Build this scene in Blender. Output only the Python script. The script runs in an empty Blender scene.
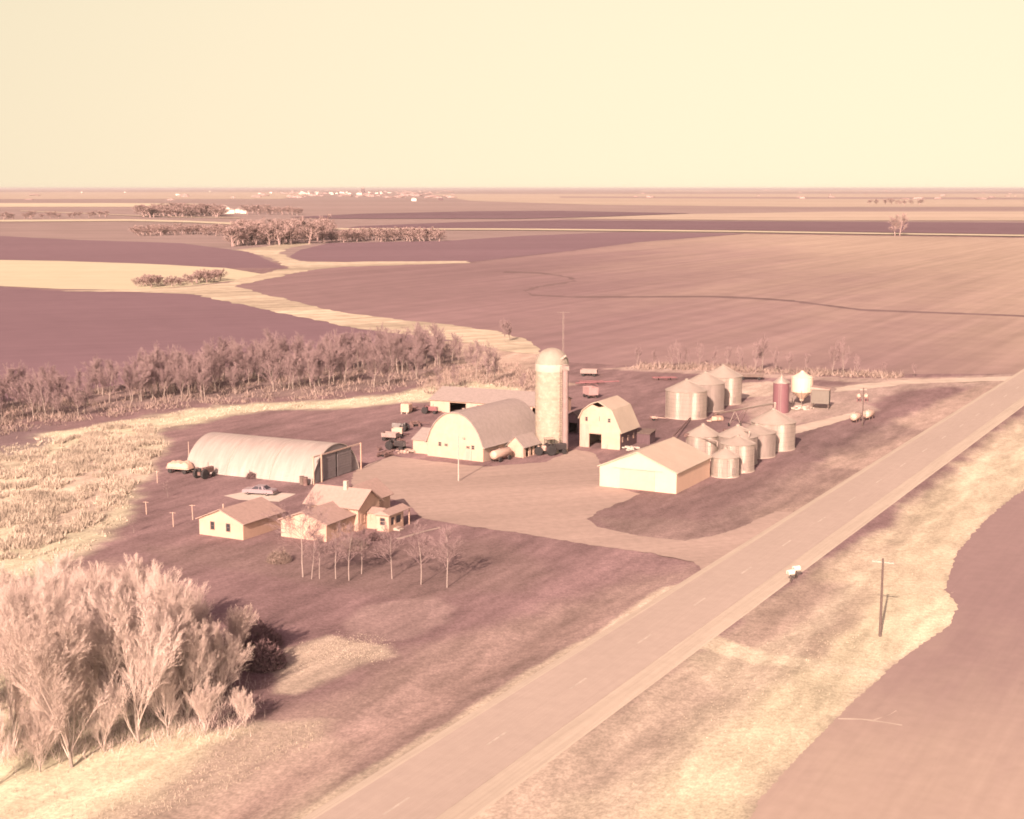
import bpy, math, random
import numpy as np
from mathutils import Vector, Matrix, noise as mn
from mathutils.geometry import tessellate_polygon
R = math.radians
rnd = random.Random(7)
sc = bpy.context.scene
COL = sc.collection
H = 47.0            # camera height
FP = 1463.0         # focal length in pixels of a 1024 wide frame
PITCH = math.atan(221.5 / FP)
F = FP / math.cos(PITCH)
OFF = 0.0

def G(px, py, z=0.0):
    """ground position (height z) seen in the photograph at px,py"""
    v = max(py - 188.0, 0.3)
    k = (H - z) / v
    return ((px - 512) * k / math.cos(PITCH) * 1.0, k * F / math.cos(PITCH) - (H - z) * math.tan(PITCH))

# ------------------------------------------------------------------ materials
def mat(name, col, rough=0.85, metal=0.0, var=0.25, scale=1.0, bump=0.0, rings=None, stretch=None, spec=0.3, spots=None):
    m = bpy.data.materials.new(name); m.use_nodes = True
    nt = m.node_tree; b = nt.nodes['Principled BSDF']; L = nt.links
    b.inputs['Roughness'].default_value = rough; b.inputs['Metallic'].default_value = metal
    b.inputs['Specular IOR Level'].default_value = spec
    tc = nt.nodes.new('ShaderNodeTexCoord'); mp = nt.nodes.new('ShaderNodeMapping')
    L.new(tc.outputs['Object'], mp.inputs['Vector'])
    if stretch: mp.inputs['Scale'].default_value = stretch
    n = nt.nodes.new('ShaderNodeTexNoise'); n.inputs['Scale'].default_value = scale; n.inputs['Detail'].default_value = 6
    n.inputs['Roughness'].default_value = 0.65
    L.new(mp.outputs[0], n.inputs['Vector'])
    mr = nt.nodes.new('ShaderNodeMapRange'); mr.inputs[1].default_value = 0.3; mr.inputs[2].default_value = 0.7
    mr.inputs[3].default_value = 1 - var; mr.inputs[4].default_value = 1 + var
    L.new(n.outputs['Fac'], mr.inputs[0])
    mx = nt.nodes.new('ShaderNodeVectorMath'); mx.operation = 'SCALE'; mx.inputs[0].default_value = col
    L.new(mr.outputs[0], mx.inputs['Scale'])
    out = mx.outputs[0]
    if spots:
        n2 = nt.nodes.new('ShaderNodeTexNoise'); n2.inputs['Scale'].default_value = spots[1]; n2.inputs['Detail'].default_value = 4
        L.new(tc.outputs['Object'], n2.inputs['Vector'])
        r2 = nt.nodes.new('ShaderNodeMapRange'); r2.inputs[1].default_value = spots[2]; r2.inputs[2].default_value = spots[2] + .08
        L.new(n2.outputs['Fac'], r2.inputs[0])
        mm = nt.nodes.new('ShaderNodeMix'); mm.data_type = 'RGBA'
        L.new(r2.outputs[0], mm.inputs[0]); L.new(out, mm.inputs[6]); mm.inputs[7].default_value = (*spots[0], 1)
        out = mm.outputs[2]
    L.new(out, b.inputs['Base Color'])
    h = None
    if rings:
        w = nt.nodes.new('ShaderNodeTexWave'); w.bands_direction = rings[0]; w.inputs['Scale'].default_value = rings[1]
        L.new(tc.outputs['Object'], w.inputs['Vector']); h = w.outputs['Fac']; bs = rings[2]
    elif bump:
        h = n.outputs['Fac']; bs = bump
    if h:
        bp = nt.nodes.new('ShaderNodeBump'); bp.inputs['Strength'].default_value = 1; bp.inputs['Distance'].default_value = bs
        L.new(h, bp.inputs['Height']); L.new(bp.outputs[0], b.inputs['Normal'])
    return m

M = {}
M['white'] = mat('white_paint', (.46, .325, .26), .7, var=.10, scale=.8, rings=('X', 5, .01))
M['white_old'] = mat('weathered_white_boards', (.38, .29, .25), .8, var=.14, scale=1.2, stretch=(1.5, 1.5, .35))
M['white_metal'] = mat('white_metal', (.42, .31, .26), .5, var=.06)
M['roof_grey'] = mat('grey_shingles', (.26, .225, .212), .9, var=.12, scale=1.5, bump=.02)
M['roof_pale'] = mat('pale_steel_roof', (.42, .36, .295), .6, var=.07, scale=.4, rings=('Y', 4, .02))
M['roof_tan'] = mat('tan_shingles', (.30, .225, .20), .9, var=.12, scale=2, bump=.02)
M['galv'] = mat('galvanised_steel', (.47, .405, .36), .36, .5, var=.12, scale=.9, stretch=(1, 1, .3), rings=('Z', 5, .02))
M['galv_dull'] = mat('dull_galvanised_steel', (.30, .255, .235), .5, .25, var=.14, scale=.9, stretch=(1, 1, .3), rings=('Z', 5, .02))
M['galv_roof'] = mat('galvanised_roof_sheet', (.29, .255, .225), .6, .1, var=.08, scale=.6)
M['quonset'] = mat('corrugated_arch_steel', (.34, .30, .28), .6, .1, var=.16, scale=.5, stretch=(3, .4, .4), rings=('Y', 3.3, .04))
M['concrete'] = mat('concrete_staves', (.30, .26, .21), .9, var=.2, scale=1.1, bump=.03, spots=((.35, .305, .25), 1.6, .55))
M['concrete_pale'] = mat('pale_concrete', (.38, .32, .28), .9, var=.08)
M['dome'] = mat('silo_dome_steel', (.26, .235, .20), .75, .0, var=.1)
M['dark'] = mat('dark_interior', (.035, .025, .03), .9, var=.1)
M['glass'] = mat('window_glass', (.04, .04, .05), .15, var=.1, spec=.5)
M['boards_red'] = mat('faded_red_boards', (.10, .065, .075), .9, var=.25, scale=2, stretch=(4, 4, .4))
M['red'] = mat('faded_red_paint', (.19, .085, .095), .6, var=.15)
M['redbin'] = mat('dark_red_enamel', (.17, .085, .10), .45, var=.08, rings=('Z', 2, .02))
M['brown'] = mat('brown_board', (.13, .10, .09), .9, var=.2)
M['wood'] = mat('old_pole_wood', (.10, .075, .07), .9, var=.2, scale=3)
M['wood_pale'] = mat('pale_pole_wood', (.34, .31, .28), .9, var=.15, scale=3)
M['rubber'] = mat('black_rubber', (.03, .028, .03), .9, var=.2)
M['green'] = mat('dark_green_paint', (.045, .04, .042), .5, var=.2)
M['grey'] = mat('grey_paint', (.16, .15, .15), .6, var=.2)
M['carbody'] = mat('lilac_car_paint', (.25, .205, .23), .3, .1, var=.02, spec=.5)
M['hopper'] = mat('bright_white_enamel', (.60, .46, .37), .5, var=.03)
M['chute'] = mat('pink_grey_chute', (.23, .17, .165), .8, var=.1)
M['pinkboard'] = mat('pinkish_boards', (.25, .19, .18), .8, var=.15)
M['chrome'] = mat('chrome', (.45, .4, .4), .2, .8, var=.02)
M['door_grey'] = mat('ribbed_grey_door', (.22, .20, .21), .7, var=.1, rings=('Z', 2.2, .06))
M['bark'] = mat('grey_bark', (.24, .20, .18), .95, var=.25, scale=3)
M['bark_white'] = mat('white_bark', (.32, .27, .25), .9, var=.15, scale=3)
M['twig_pale'] = mat('pale_twigs', (.50, .41, .37), .9, var=.2, scale=.4)
M['twig'] = mat('grey_brown_twigs', (.24, .175, .18), .9, var=.25, scale=.3)
M['twig_far'] = mat('dull_twigs', (.30, .22, .21), .95, var=.25, scale=.05)
M['shrub'] = mat('dark_shrub_leaves', (.17, .115, .12), .95, var=.35, scale=1.2)
M['straw'] = mat('dry_straw', (.40, .35, .285), .95, var=.3, scale=.12)
M['reed'] = mat('dry_reeds', (.36, .31, .255), .95, var=.4, scale=.2)
M['brush'] = mat('brown_brush', (.24, .185, .165), .95, var=.3, scale=.3)
M['junk'] = mat('rusty_metal', (.14, .09, .085), .8, var=.4, scale=2)
M['town_white'] = mat('far_white_walls', (.6, .58, .52), .8, var=.05)
M['gravel'] = mat('farmyard_gravel', (.285, .225, .205), .95, var=.16, scale=.09, bump=.0)
M['lane'] = mat('pale_gravel_lane', (.42, .37, .31), .95, var=.2, scale=.2)
M['walk'] = mat('worn_path', (.31, .26, .23), .95, var=.2, scale=.8)
M['pad'] = mat('pale_slab', (.46, .42, .37), .95, var=.1, scale=.5)

def shade_field(name, col, dirdeg=28, stripe=.0, var=.15, nscale=.01, wscale=.2, fine=.12, edge=None, pale=None):
    """field soil or stubble: broad noise stretched along the rows, plus fine rows"""
    m = bpy.data.materials.new(name); m.use_nodes = True
    nt = m.node_tree; b = nt.nodes['Principled BSDF']; L = nt.links
    b.inputs['Roughness'].default_value = .95; b.inputs['Specular IOR Level'].default_value = .1
    tc = nt.nodes.new('ShaderNodeTexCoord')
    def mapped(s, rot=dirdeg):
        m0 = nt.nodes.new('ShaderNodeMapping'); m0.inputs['Rotation'].default_value = (0, 0, R(rot)); L.new(tc.outputs['Object'], m0.inputs['Vector'])
        mp = nt.nodes.new('ShaderNodeMapping'); mp.inputs['Scale'].default_value = s
        L.new(m0.outputs[0], mp.inputs['Vector']); return mp.outputs[0]
    def noise(vec, s, d, lo, hi):
        n = nt.nodes.new('ShaderNodeTexNoise'); n.inputs['Scale'].default_value = s; n.inputs['Detail'].default_value = d
        n.inputs['Roughness'].default_value = .6
        L.new(vec, n.inputs['Vector'])
        r = nt.nodes.new('ShaderNodeMapRange'); r.inputs[1].default_value = .3; r.inputs[2].default_value = .7
        r.inputs[3].default_value = lo; r.inputs[4].default_value = hi; L.new(n.outputs['Fac'], r.inputs[0]); return r.outputs[0]
    a = noise(mapped((1, .25, 1)), nscale, 7, 1 - var, 1 + var)
    c = noise(mapped((wscale * 5, wscale * .12, 1)), 1.0, 3, 1 - fine, 1 + fine)
    d = noise(mapped((1, 1, 1)), nscale * 14, 5, 1 - var * .6, 1 + var * .6)
    def mul(p, q):
        n = nt.nodes.new('ShaderNodeMath'); n.operation = 'MULTIPLY'; L.new(p, n.inputs[0]); L.new(q, n.inputs[1]); return n.outputs[0]
    f = mul(mul(a, c), d)
    mx = nt.nodes.new('ShaderNodeVectorMath'); mx.operation = 'SCALE'; mx.inputs[0].default_value = col
    L.new(f, mx.inputs['Scale']); L.new(mx.outputs[0], b.inputs['Base Color'])
    if pale:   # light leak painted into the colour: paler towards one side, with an uneven edge
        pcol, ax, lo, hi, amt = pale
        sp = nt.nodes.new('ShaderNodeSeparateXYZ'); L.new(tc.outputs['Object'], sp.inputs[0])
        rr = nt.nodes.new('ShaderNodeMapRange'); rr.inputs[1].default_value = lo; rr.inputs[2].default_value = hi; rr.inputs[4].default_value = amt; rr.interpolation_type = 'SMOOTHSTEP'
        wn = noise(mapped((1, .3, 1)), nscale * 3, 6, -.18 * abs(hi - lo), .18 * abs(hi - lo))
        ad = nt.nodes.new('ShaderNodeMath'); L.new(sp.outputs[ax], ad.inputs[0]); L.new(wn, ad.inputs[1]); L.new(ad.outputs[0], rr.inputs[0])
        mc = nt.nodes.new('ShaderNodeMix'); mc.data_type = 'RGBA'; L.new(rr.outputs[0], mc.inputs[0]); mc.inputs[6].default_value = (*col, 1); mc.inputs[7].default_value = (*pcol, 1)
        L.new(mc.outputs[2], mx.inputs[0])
    return m

# ------------------------------------------------------------------ mesh builder
class MB:
    def __init__(s): s.v = []; s.f = []; s.smooth = False
    def add(s, vs, fs):
        o = len(s.v); s.v += [tuple(p) for p in vs]; s.f += [tuple(i + o for i in f) for f in fs]; return s
    def box(s, x0, x1, y0, y1, z0, z1):
        return s.add([(x0, y0, z0), (x1, y0, z0), (x1, y1, z0), (x0, y1, z0), (x0, y0, z1), (x1, y0, z1), (x1, y1, z1), (x0, y1, z1)],
                     [(0, 3, 2, 1), (4, 5, 6, 7), (0, 1, 5, 4), (1, 2, 6, 5), (2, 3, 7, 6), (3, 0, 4, 7)])
    def tube(s, a, b, r0, r1=None, n=8, caps=True):
        r1 = r0 if r1 is None else r1
        a = Vector(a); b = Vector(b); d = (b - a)
        if d.length < 1e-6: return s
        d.normalize(); u = d.orthogonal().normalized(); w = d.cross(u)
        vs = []
        for (c, r) in ((a, r0), (b, r1)):
            for i in range(n):
                t = 2 * math.pi * i / n; vs.append(c + u * (r * math.cos(t)) + w * (r * math.sin(t)))
        fs = [(i, (i + 1) % n, n + (i + 1) % n, n + i) for i in range(n)]
        if caps: fs += [tuple(range(n - 1, -1, -1)), tuple(range(n, 2 * n))]
        return s.add(vs, fs)
    def lathe(s, prof, n=28, c=(0, 0), axis='z'):
        """prof = list of (r,z)"""
        vs = []; fs = []
        for (r, z) in prof:
            for i in range(n):
                t = 2 * math.pi * i / n
                if axis == 'z': vs.append((c[0] + r * math.cos(t), c[1] + r * math.sin(t), z))
                elif axis == 'y': vs.append((c[0] + r * math.cos(t), z, c[1] + r * math.sin(t)))
                else: vs.append((z, c[0] + r * math.cos(t), c[1] + r * math.sin(t)))
        for k in range(len(prof) - 1):
            for i in range(n):
                j = (i + 1) % n
                q = (k * n + i, k * n + j, (k + 1) * n + j, (k + 1) * n + i)
                fs.append(q if axis != 'y' else q[::-1])
        s.add(vs, fs); o = len(s.v) - len(vs)
        s.f.append(tuple(o + i for i in range(n - 1, -1, -1))); s.f.append(tuple(o + (len(prof) - 1) * n + i for i in range(n)))
        return s
    def prism(s, poly, y0, y1):
        """poly in (x,z) extruded along y"""
        n = len(poly)
        vs = [(x, y0, z) for x, z in poly] + [(x, y1, z) for x, z in poly]
        tri = tessellate_polygon([[Vector((x, z, 0)) for x, z in poly]])
        fs = [t for t in tri] + [(a + n, c + n, b + n) for a, b, c in tri]
        fs += [(i, (i + 1) % n, n + (i + 1) % n, n + i) for i in range(n)]
        return s.add(vs, fs)
    def wall(s, outline, holes, t, y=0.0):
        """panel in the xz plane from y to y+t with real holes"""
        loops = [outline] + holes
        flat = [p for l in loops for p in l]; n = len(flat)
        tri = tessellate_polygon([[Vector((x, z, 0)) for x, z in l] for l in loops])
        vs = [(x, y, z) for x, z in flat] + [(x, y + t, z) for x, z in flat]
        fs = list(tri) + [(a + n, c + n, b + n) for a, b, c in tri]
        o = 0
        for l in loops:
            k = len(l); fs += [(o + i, o + (i + 1) % k, n + o + (i + 1) % k, n + o + i) for i in range(k)]; o += k
        return s.add(vs, fs)
    def rot(s, ang, c=(0, 0)):
        ca, sa = math.cos(ang), math.sin(ang)
        s.v = [(c[0] + (x - c[0]) * ca - (y - c[1]) * sa, c[1] + (x - c[0]) * sa + (y - c[1]) * ca, z) for x, y, z in s.v]; return s
    def move(s, dx, dy, dz=0): s.v = [(x + dx, y + dy, z + dz) for x, y, z in s.v]; return s
    def build(s, name, m, parent=None, smooth=None, fix=True):
        me = bpy.data.meshes.new(name); me.from_pydata(s.v, [], s.f); me.update()
        if fix:
            import bmesh
            bm = bmesh.new(); bm.from_mesh(me); bmesh.ops.recalc_face_normals(bm, faces=bm.faces); bm.to_mesh(me); bm.free()
        me.materials.append(m)
        if smooth is not None:
            import bmesh
            me.polygons.foreach_set('use_smooth', [True] * len(me.polygons))
            try: me.set_sharp_from_angle(angle=R(smooth))
            except Exception: pass
        o = bpy.data.objects.new(name, me); COL.objects.link(o)
        if parent: o.parent = parent
        return o

def rect(x0, x1, z0, z1): return [(x0, z0), (x1, z0), (x1, z1), (x0, z1)]
def thing(name, label, cat, loc, rz=0.0, group=None):
    o = bpy.data.objects.new(name, None); COL.objects.link(o); o.empty_display_size = .5
    o.location = (loc[0], loc[1], loc[2] if len(loc) > 2 else 0); o.rotation_euler = (0, 0, rz)
    o['label'] = label; o['category'] = cat
    if group: o['group'] = group
    return o
def tag(o, label, cat, group=None, loc=None, rz=None):
    o['label'] = label; o['category'] = cat
    if group: o['group'] = group
    if loc: o.location = (loc[0], loc[1], loc[2] if len(loc) > 2 else 0)
    if rz is not None: o.rotation_euler = (0, 0, rz)
    return o
def struct(o, kind='structure', label=None):
    o['kind'] = kind
    if label: o['label'] = label
    return o
def dup(root, loc, rz, label=None, group=None, scale=None):
    r = root.copy(); COL.objects.link(r); r.location = (loc[0], loc[1], loc[2] if len(loc) > 2 else 0); r.rotation_euler = (0, 0, rz)
    if label: r['label'] = label
    if group: r['group'] = group
    if scale: r.scale = scale if isinstance(scale, tuple) else (scale,) * 3
    for ch in list(root.children):
        c = ch.copy(); COL.objects.link(c); c.parent = r
        for g in ch.children:
            d = g.copy(); COL.objects.link(d); d.parent = c
    return r
def shell(poly, t):
    """closed strip polygon: polyline offset outward (up) by t"""
    out = []
    n = len(poly)
    for i, (x, z) in enumerate(poly):
        a = Vector(poly[max(i - 1, 0)]); b = Vector(poly[min(i + 1, n - 1)]); d = (b - a).normalized(); nn = Vector((-d.y, d.x))
        if nn.y < 0 and abs(nn.y) > .2: nn = -nn
        out.append((x + nn.x * t, z + nn.y * t))
    return list(poly) + out[::-1]

# ------------------------------------------------------------------ world, sun, camera
SUN_AZ = 17.0      # shadows fall this many degrees to the right of straight ahead
SUN_EL = 26.5
w = bpy.data.worlds.new('World'); sc.world = w; w.use_nodes = True
nt = w.node_tree; bg = nt.nodes['Background']; L = nt.links
sky = nt.nodes.new('ShaderNodeTexSky'); sky.sky_type = 'NISHITA'; sky.sun_disc = False
sky.sun_elevation = R(SUN_EL); sky.sun_rotation = R(180 + SUN_AZ); sky.dust_density = 4; sky.air_density = 1.2; sky.altitude = 300
tcs = nt.nodes.new('ShaderNodeTexCoord'); spx = nt.nodes.new('ShaderNodeSeparateXYZ'); cbx = nt.nodes.new('ShaderNodeCombineXYZ')
mz = nt.nodes.new('ShaderNodeMath'); mz.operation = 'ABSOLUTE'; mz2 = nt.nodes.new('ShaderNodeMath'); mz2.operation = 'MULTIPLY_ADD'; mz2.inputs[1].default_value = .75; mz2.inputs[2].default_value = .22
nt.links.new(tcs.outputs['Generated'], spx.inputs[0]); nt.links.new(spx.outputs['Z'], mz.inputs[0]); nt.links.new(mz.outputs[0], mz2.inputs[0])
nt.links.new(spx.outputs['X'], cbx.inputs['X']); nt.links.new(spx.outputs['Y'], cbx.inputs['Y']); nt.links.new(mz2.outputs[0], cbx.inputs['Z']); nt.links.new(cbx.outputs[0], sky.inputs[0])
bw = nt.nodes.new('ShaderNodeRGBToBW'); L.new(sky.outputs[0], bw.inputs[0])
tcw = nt.nodes.new('ShaderNodeTexCoord'); sep = nt.nodes.new('ShaderNodeSeparateXYZ'); L.new(tcw.outputs['Generated'], sep.inputs[0])
rp = nt.nodes.new('ShaderNodeValToRGB'); rp.color_ramp.elements[0].position = 0.0; rp.color_ramp.elements[0].color = (.79, .665, .475, 1)
rp.color_ramp.elements[1].position = .6; rp.color_ramp.elements[1].color = (.70, .40, .46, 1)
e = rp.color_ramp.elements.new(.125); e.color = (.95, .82, .59, 1)
L.new(sep.outputs['Z'], rp.inputs[0])
vm = nt.nodes.new('ShaderNodeVectorMath'); vm.operation = 'SCALE'; L.new(rp.outputs[0], vm.inputs[0]); L.new(bw.outputs[0], vm.inputs['Scale'])
L.new(vm.outputs[0], bg.inputs['Color']); bg.inputs['Strength'].default_value = .13
sl = bpy.data.lights.new('sun', 'SUN'); sl.energy = 4.2; sl.angle = R(.6); sl.color = (1.0, .69, .535)
so = bpy.data.objects.new('sun', sl); COL.objects.link(so); so.location = (0, -50, 100)
sd = Vector((math.sin(R(SUN_AZ)) * math.cos(R(SUN_EL)), math.cos(R(SUN_AZ)) * math.cos(R(SUN_EL)), -math.sin(R(SUN_EL))))
so.rotation_euler = sd.to_track_quat('-Z', 'Y').to_euler()
cam = bpy.data.cameras.new('camera'); co = bpy.data.objects.new('camera', cam); COL.objects.link(co)
cam.sensor_width = 36; cam.lens = FP * 36 / 1024; cam.clip_start = .5; cam.clip_end = 200000
co.location = (0, 0, H); co.rotation_euler = (R(90) - PITCH, 0, 0); sc.camera = co
sc.view_settings.view_transform = 'Standard'; sc.view_settings.look = 'None'; sc.view_settings.exposure = 1.42; sc.view_settings.gamma = 1
sc.cycles.max_bounces = 5; sc.cycles.diffuse_bounces = 2; sc.cycles.glossy_bounces = 2; sc.cycles.volume_bounces = 0
sc.cycles.use_denoising = True; sc.cycles.filter_width = 1.8

# ------------------------------------------------------------------ ground
ra, rb = G(320, 814), G(990, 392)
ROADDIR = Vector((rb[0] - ra[0], rb[1] - ra[1])).normalized(); RANG = math.atan2(ROADDIR.x, ROADDIR.y)
RPERP = Vector((ROADDIR.y, -ROADDIR.x))
ROADC = Vector(ra) + RPERP * 4.55
def road_off(x, y): return (x - ROADC.x) * RPERP.x + (y - ROADC.y) * RPERP.y
def road_s(x, y): return (x - ROADC.x) * ROADDIR.x + (y - ROADC.y) * ROADDIR.y
DRV = G(735, 548); DRV_S = road_s(*DRV); LANE_S = road_s(*G(1008, 378))

def pin(X, Y, poly):
    ins = np.zeros(X.shape, bool); n = len(poly); dmin = np.full(X.shape, 1e18)
    for i in range(n):
        x0, y0 = poly[i]; x1, y1 = poly[(i + 1) % n]
        c = ((y0 > Y) != (y1 > Y)); xi = (x1 - x0) * (Y - y0) / ((y1 - y0) if y1 != y0 else 1e-9) + x0
        ins ^= c & (X < xi)
        dx, dy = x1 - x0, y1 - y0; l2 = dx * dx + dy * dy + 1e-9
        t = np.clip(((X - x0) * dx + (Y - y0) * dy) / l2, 0, 1)
        dmin = np.minimum(dmin, (X - x0 - t * dx) ** 2 + (Y - y0 - t * dy) ** 2)
    return np.where(ins, 1, -1) * np.sqrt(dmin)

prg = np.random.RandomState(3)
TAB = prg.rand(256, 256)
def vnoise(X, Y, s):
    x = X / s; y = Y / s; xi = np.floor(x).astype(int); yi = np.floor(y).astype(int); fx = x - xi; fy = y - yi
    fx = fx * fx * (3 - 2 * fx); fy = fy * fy * (3 - 2 * fy)
    g = lambda a, b: TAB[a & 255, b & 255]
    return (g(xi, yi) * (1 - fx) + g(xi + 1, yi) * fx) * (1 - fy) + (g(xi, yi + 1) * (1 - fx) + g(xi + 1, yi + 1) * fx) * fy
def fbm(X, Y, s, o=4):
    t = 0; a = .5; n = 0
    for k in range(o): t = t + a * vnoise(X + 37 * k, Y - 91 * k, s / 2 ** k); n += a; a *= .55
    return t / n

LAWN = (.186, .132, .135); STRAW = (.47, .465, .34); TAN = (.37, .335, .265); MAUVE = (.165, .125, .128); PINK = (.245, .185, .17)

def PP(*pts): return [G(x, y) for x, y in pts]
marsh_px = [(-160, 500), (-60, 470), (0, 446), (60, 432), (130, 420), (200, 408), (300, 402), (370, 398), (430, 388), (470, 380), (520, 390), (430, 402),
            (380, 404), (300, 409), (225, 414), (172, 427), (150, 447), (140, 470), (128, 505), (100, 540), (60, 570), (0, 592), (-160, 620)]
right_px = [(430, 850), (450, 815), (640, 690), (800, 580), (900, 510), (1060, 400), (1200, 320), (1300, 330), (1060, 465), (1024, 490), (985, 520), (955, 555), (945, 590), (958, 605), (950, 625),
            (900, 660), (850, 705), (800, 755), (760, 800), (740, 850)]
def RP(*so):
    return [(ROADC.x + ROADDIR.x * s_ + RPERP.x * o_, ROADC.y + ROADDIR.y * s_ + RPERP.y * o_) for s_, o_ in so]
patches = [  # polygon, colour, softness m, warp m, strength
    (PP((-400, 470), (-100, 440), (0, 425), (150, 405), (300, 396), (440, 380), (470, 350), (440, 330), (330, 338), (0, 372), (-400, 400)), (.21, .165, .155), 3, 6, .9),
    (PP((430, 335), (520, 338), (545, 352), (560, 385), (530, 395), (440, 405), (410, 395), (455, 365)), (.40, .33, .27), 2, 8, .85),
    (PP(*marsh_px), STRAW, 2.5, 5, .95),
    (PP((60, 470), (110, 445), (150, 450), (135, 480), (90, 520), (10, 545), (0, 500)), (.36, .30, .25), 3, 5, .85),
    (PP((-200, 480), (-60, 465), (30, 450), (70, 480), (40, 520), (-200, 560)), (.44, .40, .31), 4, 5, .7),
    (PP((-300, 445), (0, 428), (50, 425), (45, 440), (0, 462), (-300, 490)), (.15, .115, .12), 2, 4, .8),
    (PP((-160, 600), (60, 610), (100, 690), (200, 735), (330, 718), (325, 740), (220, 790), (120, 830), (-160, 900)), (.50, .49, .36), 1.2, 2.5, .95),
    (PP((-200, 612), (-200, 590), (0, 590), (120, 560), (170, 600), (100, 640), (40, 660)), (.33, .27, .225), 3, 4, .7),
    (PP((280, 653), (320, 637), (385, 645), (395, 655), (345, 672), (300, 690), (278, 690)), (.42, .37, .30), .8, 1.8, .85),
    (PP((335, 625), (370, 605), (430, 596), (455, 606), (440, 622), (400, 640), (345, 642)), (.26, .20, .19), .8, 1.5, .8),
    (PP((90, 819), (300, 700), (430, 640), (560, 600), (690, 562), (705, 572), (560, 665), (440, 738), (300, 830), (60, 860)), (.235, .185, .165), 3, 4, .8),
    (PP((100, 830), (220, 790), (330, 740), (360, 745), (335, 800), (280, 850)), (.34, .29, .24), 2, 2.5, .8),
    (PP((590, 520), (700, 520), (880, 425), (985, 383), (1010, 378), (900, 440), (760, 525), (700, 560), (640, 545)), (.25, .20, .18), 2, 3, .8),
    (PP(*right_px), TAN, 1.5, 2.5, .95),
    (PP((1300, 330), (1060, 425), (960, 475), (905, 530), (865, 590), (830, 645), (760, 700), (690, 760), (640, 840), (745, 850), (800, 755), (850, 705), (900, 660), (950, 625), (958, 605), (945, 590), (955, 555), (985, 520), (1060, 465)),
     (.47, .45, .33), 2.2, 3, .9),
    (PP((715, 640), (790, 588), (850, 545), (905, 540), (850, 580), (800, 620), (740, 655)), (.25, .19, .172), 1.5, 2.2, .6),
    (PP((800, 650), (860, 590), (885, 560), (900, 560), (870, 610), (820, 660)), (.28, .23, .19), .8, 1.6, .5),
    (PP((640, 660), (700, 634), (780, 652), (900, 672), (896, 680), (770, 662), (690, 645), (630, 668)), (.50, .47, .36), .5, 1.2, .7),
    (PP((500, 760), (600, 700), (690, 660), (720, 690), (640, 760), (560, 819), (470, 840)), (.33, .28, .235), 2, 3, .7),
    (RP((DRV_S + 12, -4), (DRV_S + 22, -11), (DRV_S + 70, -14), (DRV_S + 130, -13), (LANE_S, -9), (LANE_S, -4)), (.34, .275, .235), 1.6, 1.8, .9),
    (RP((-200, -4), (-200, -6.4), (DRV_S - 22, -6.2), (DRV_S - 18, -4)), (.46, .42, .33), .5, 1.2, .7),
    (RP((85, 8), (330, 7.5), (330, 34), (85, 30)), (.43, .39, .295), 2, 3, .65),
    (RP((-60, -7.5), (-60, -13), (DRV_S - 60, -12), (DRV_S - 30, -9)), (.26, .20, .18), 2, 2, .7),
    # pale worn ground round the bins and lanes
    (PP((760, 400), (790, 395), (860, 403), (880, 410), (850, 415), (800, 425), (760, 432), (745, 425)), (.34, .285, .25), .8, 2, .8),
    (PP((735, 405), (760, 395), (840, 386), (900, 379), (1024, 373), (1060, 373), (1060, 379), (1000, 384), (900, 390), (870, 402), (820, 412), (760, 418)), (.32, .265, .235), 2, 3, .8),
    (PP((600, 369), (640, 366), (850, 378), (1000, 378), (1000, 383), (850, 382), (640, 371)), (.36, .30, .26), .6, 2, .7),
    (PP((735, 383), (770, 381), (790, 386), (770, 396), (735, 398)), (.40, .35, .29), .5, 1.5, .8),
    (PP((770, 440), (830, 425), (900, 420), (930, 430), (860, 450), (790, 465)), (.16, .12, .12), 2, 3, .6),
    (PP((570, 520), (600, 497), (720, 482), (800, 462), (860, 470), (760, 520), (700, 540), (620, 535)), (.16, .12, .115), 2, 3, .6),
    (PP((170, 580), (200, 565), (420, 600), (520, 590), (560, 570), (500, 540), (280, 545), (150, 545)), (.165, .128, .117), 3, 4, .5),
]
# grid that follows the view so near ground is fine and far ground coarse
vs_ = np.concatenate([np.geomspace(.55, 4, 14)[:-1], np.arange(4, 60, .6), np.arange(60, 330, 1.1), np.arange(330, 660, 1.6)])
Yr = H * F / vs_ ; Sr = H / vs_
Ynear = Yr[-1]
extra = np.array([80, 50, 20, -20, -80, -300, -1500, -8000, -40000.])
Yr = np.concatenate([Yr, extra]); Sr = np.concatenate([Sr, np.full(len(extra), Sr[-1])])
ui = np.concatenate([-np.geomspace(620, 60000, 16)[::-1][:-1], np.arange(-620, 621, 2.2), np.geomspace(621, 60000, 16)[1:]])
XX = np.clip(Sr[:, None] * ui[None, :], -62000, 62000); YY = np.repeat(Yr[:, None], len(ui), 1)
# keep clipped columns distinct
XX = XX + np.linspace(-5, 5, len(ui))[None, :]
ny, nx = XX.shape
C = np.zeros((ny, nx, 3)); C[:] = LAWN
C *= (0.88 + .24 * fbm(XX, YY, 60, 4))[..., None]
marshmask = np.zeros((ny, nx))
wx = (fbm(XX, YY, 9, 4) - .5); wy = (fbm(XX + 500, YY + 300, 9, 4) - .5)
for k, (poly, col, soft, warp, st) in enumerate(patches):
    d = pin(XX + wx * 2 * warp, YY + wy * 2 * warp, poly)
    a = np.clip(d / (2 * soft) + .5, 0, 1); a = a * a * (3 - 2 * a) * st
    C = C * (1 - a[..., None]) + np.array(col) * a[..., None]
    if k == 2: marshmask = a
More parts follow.
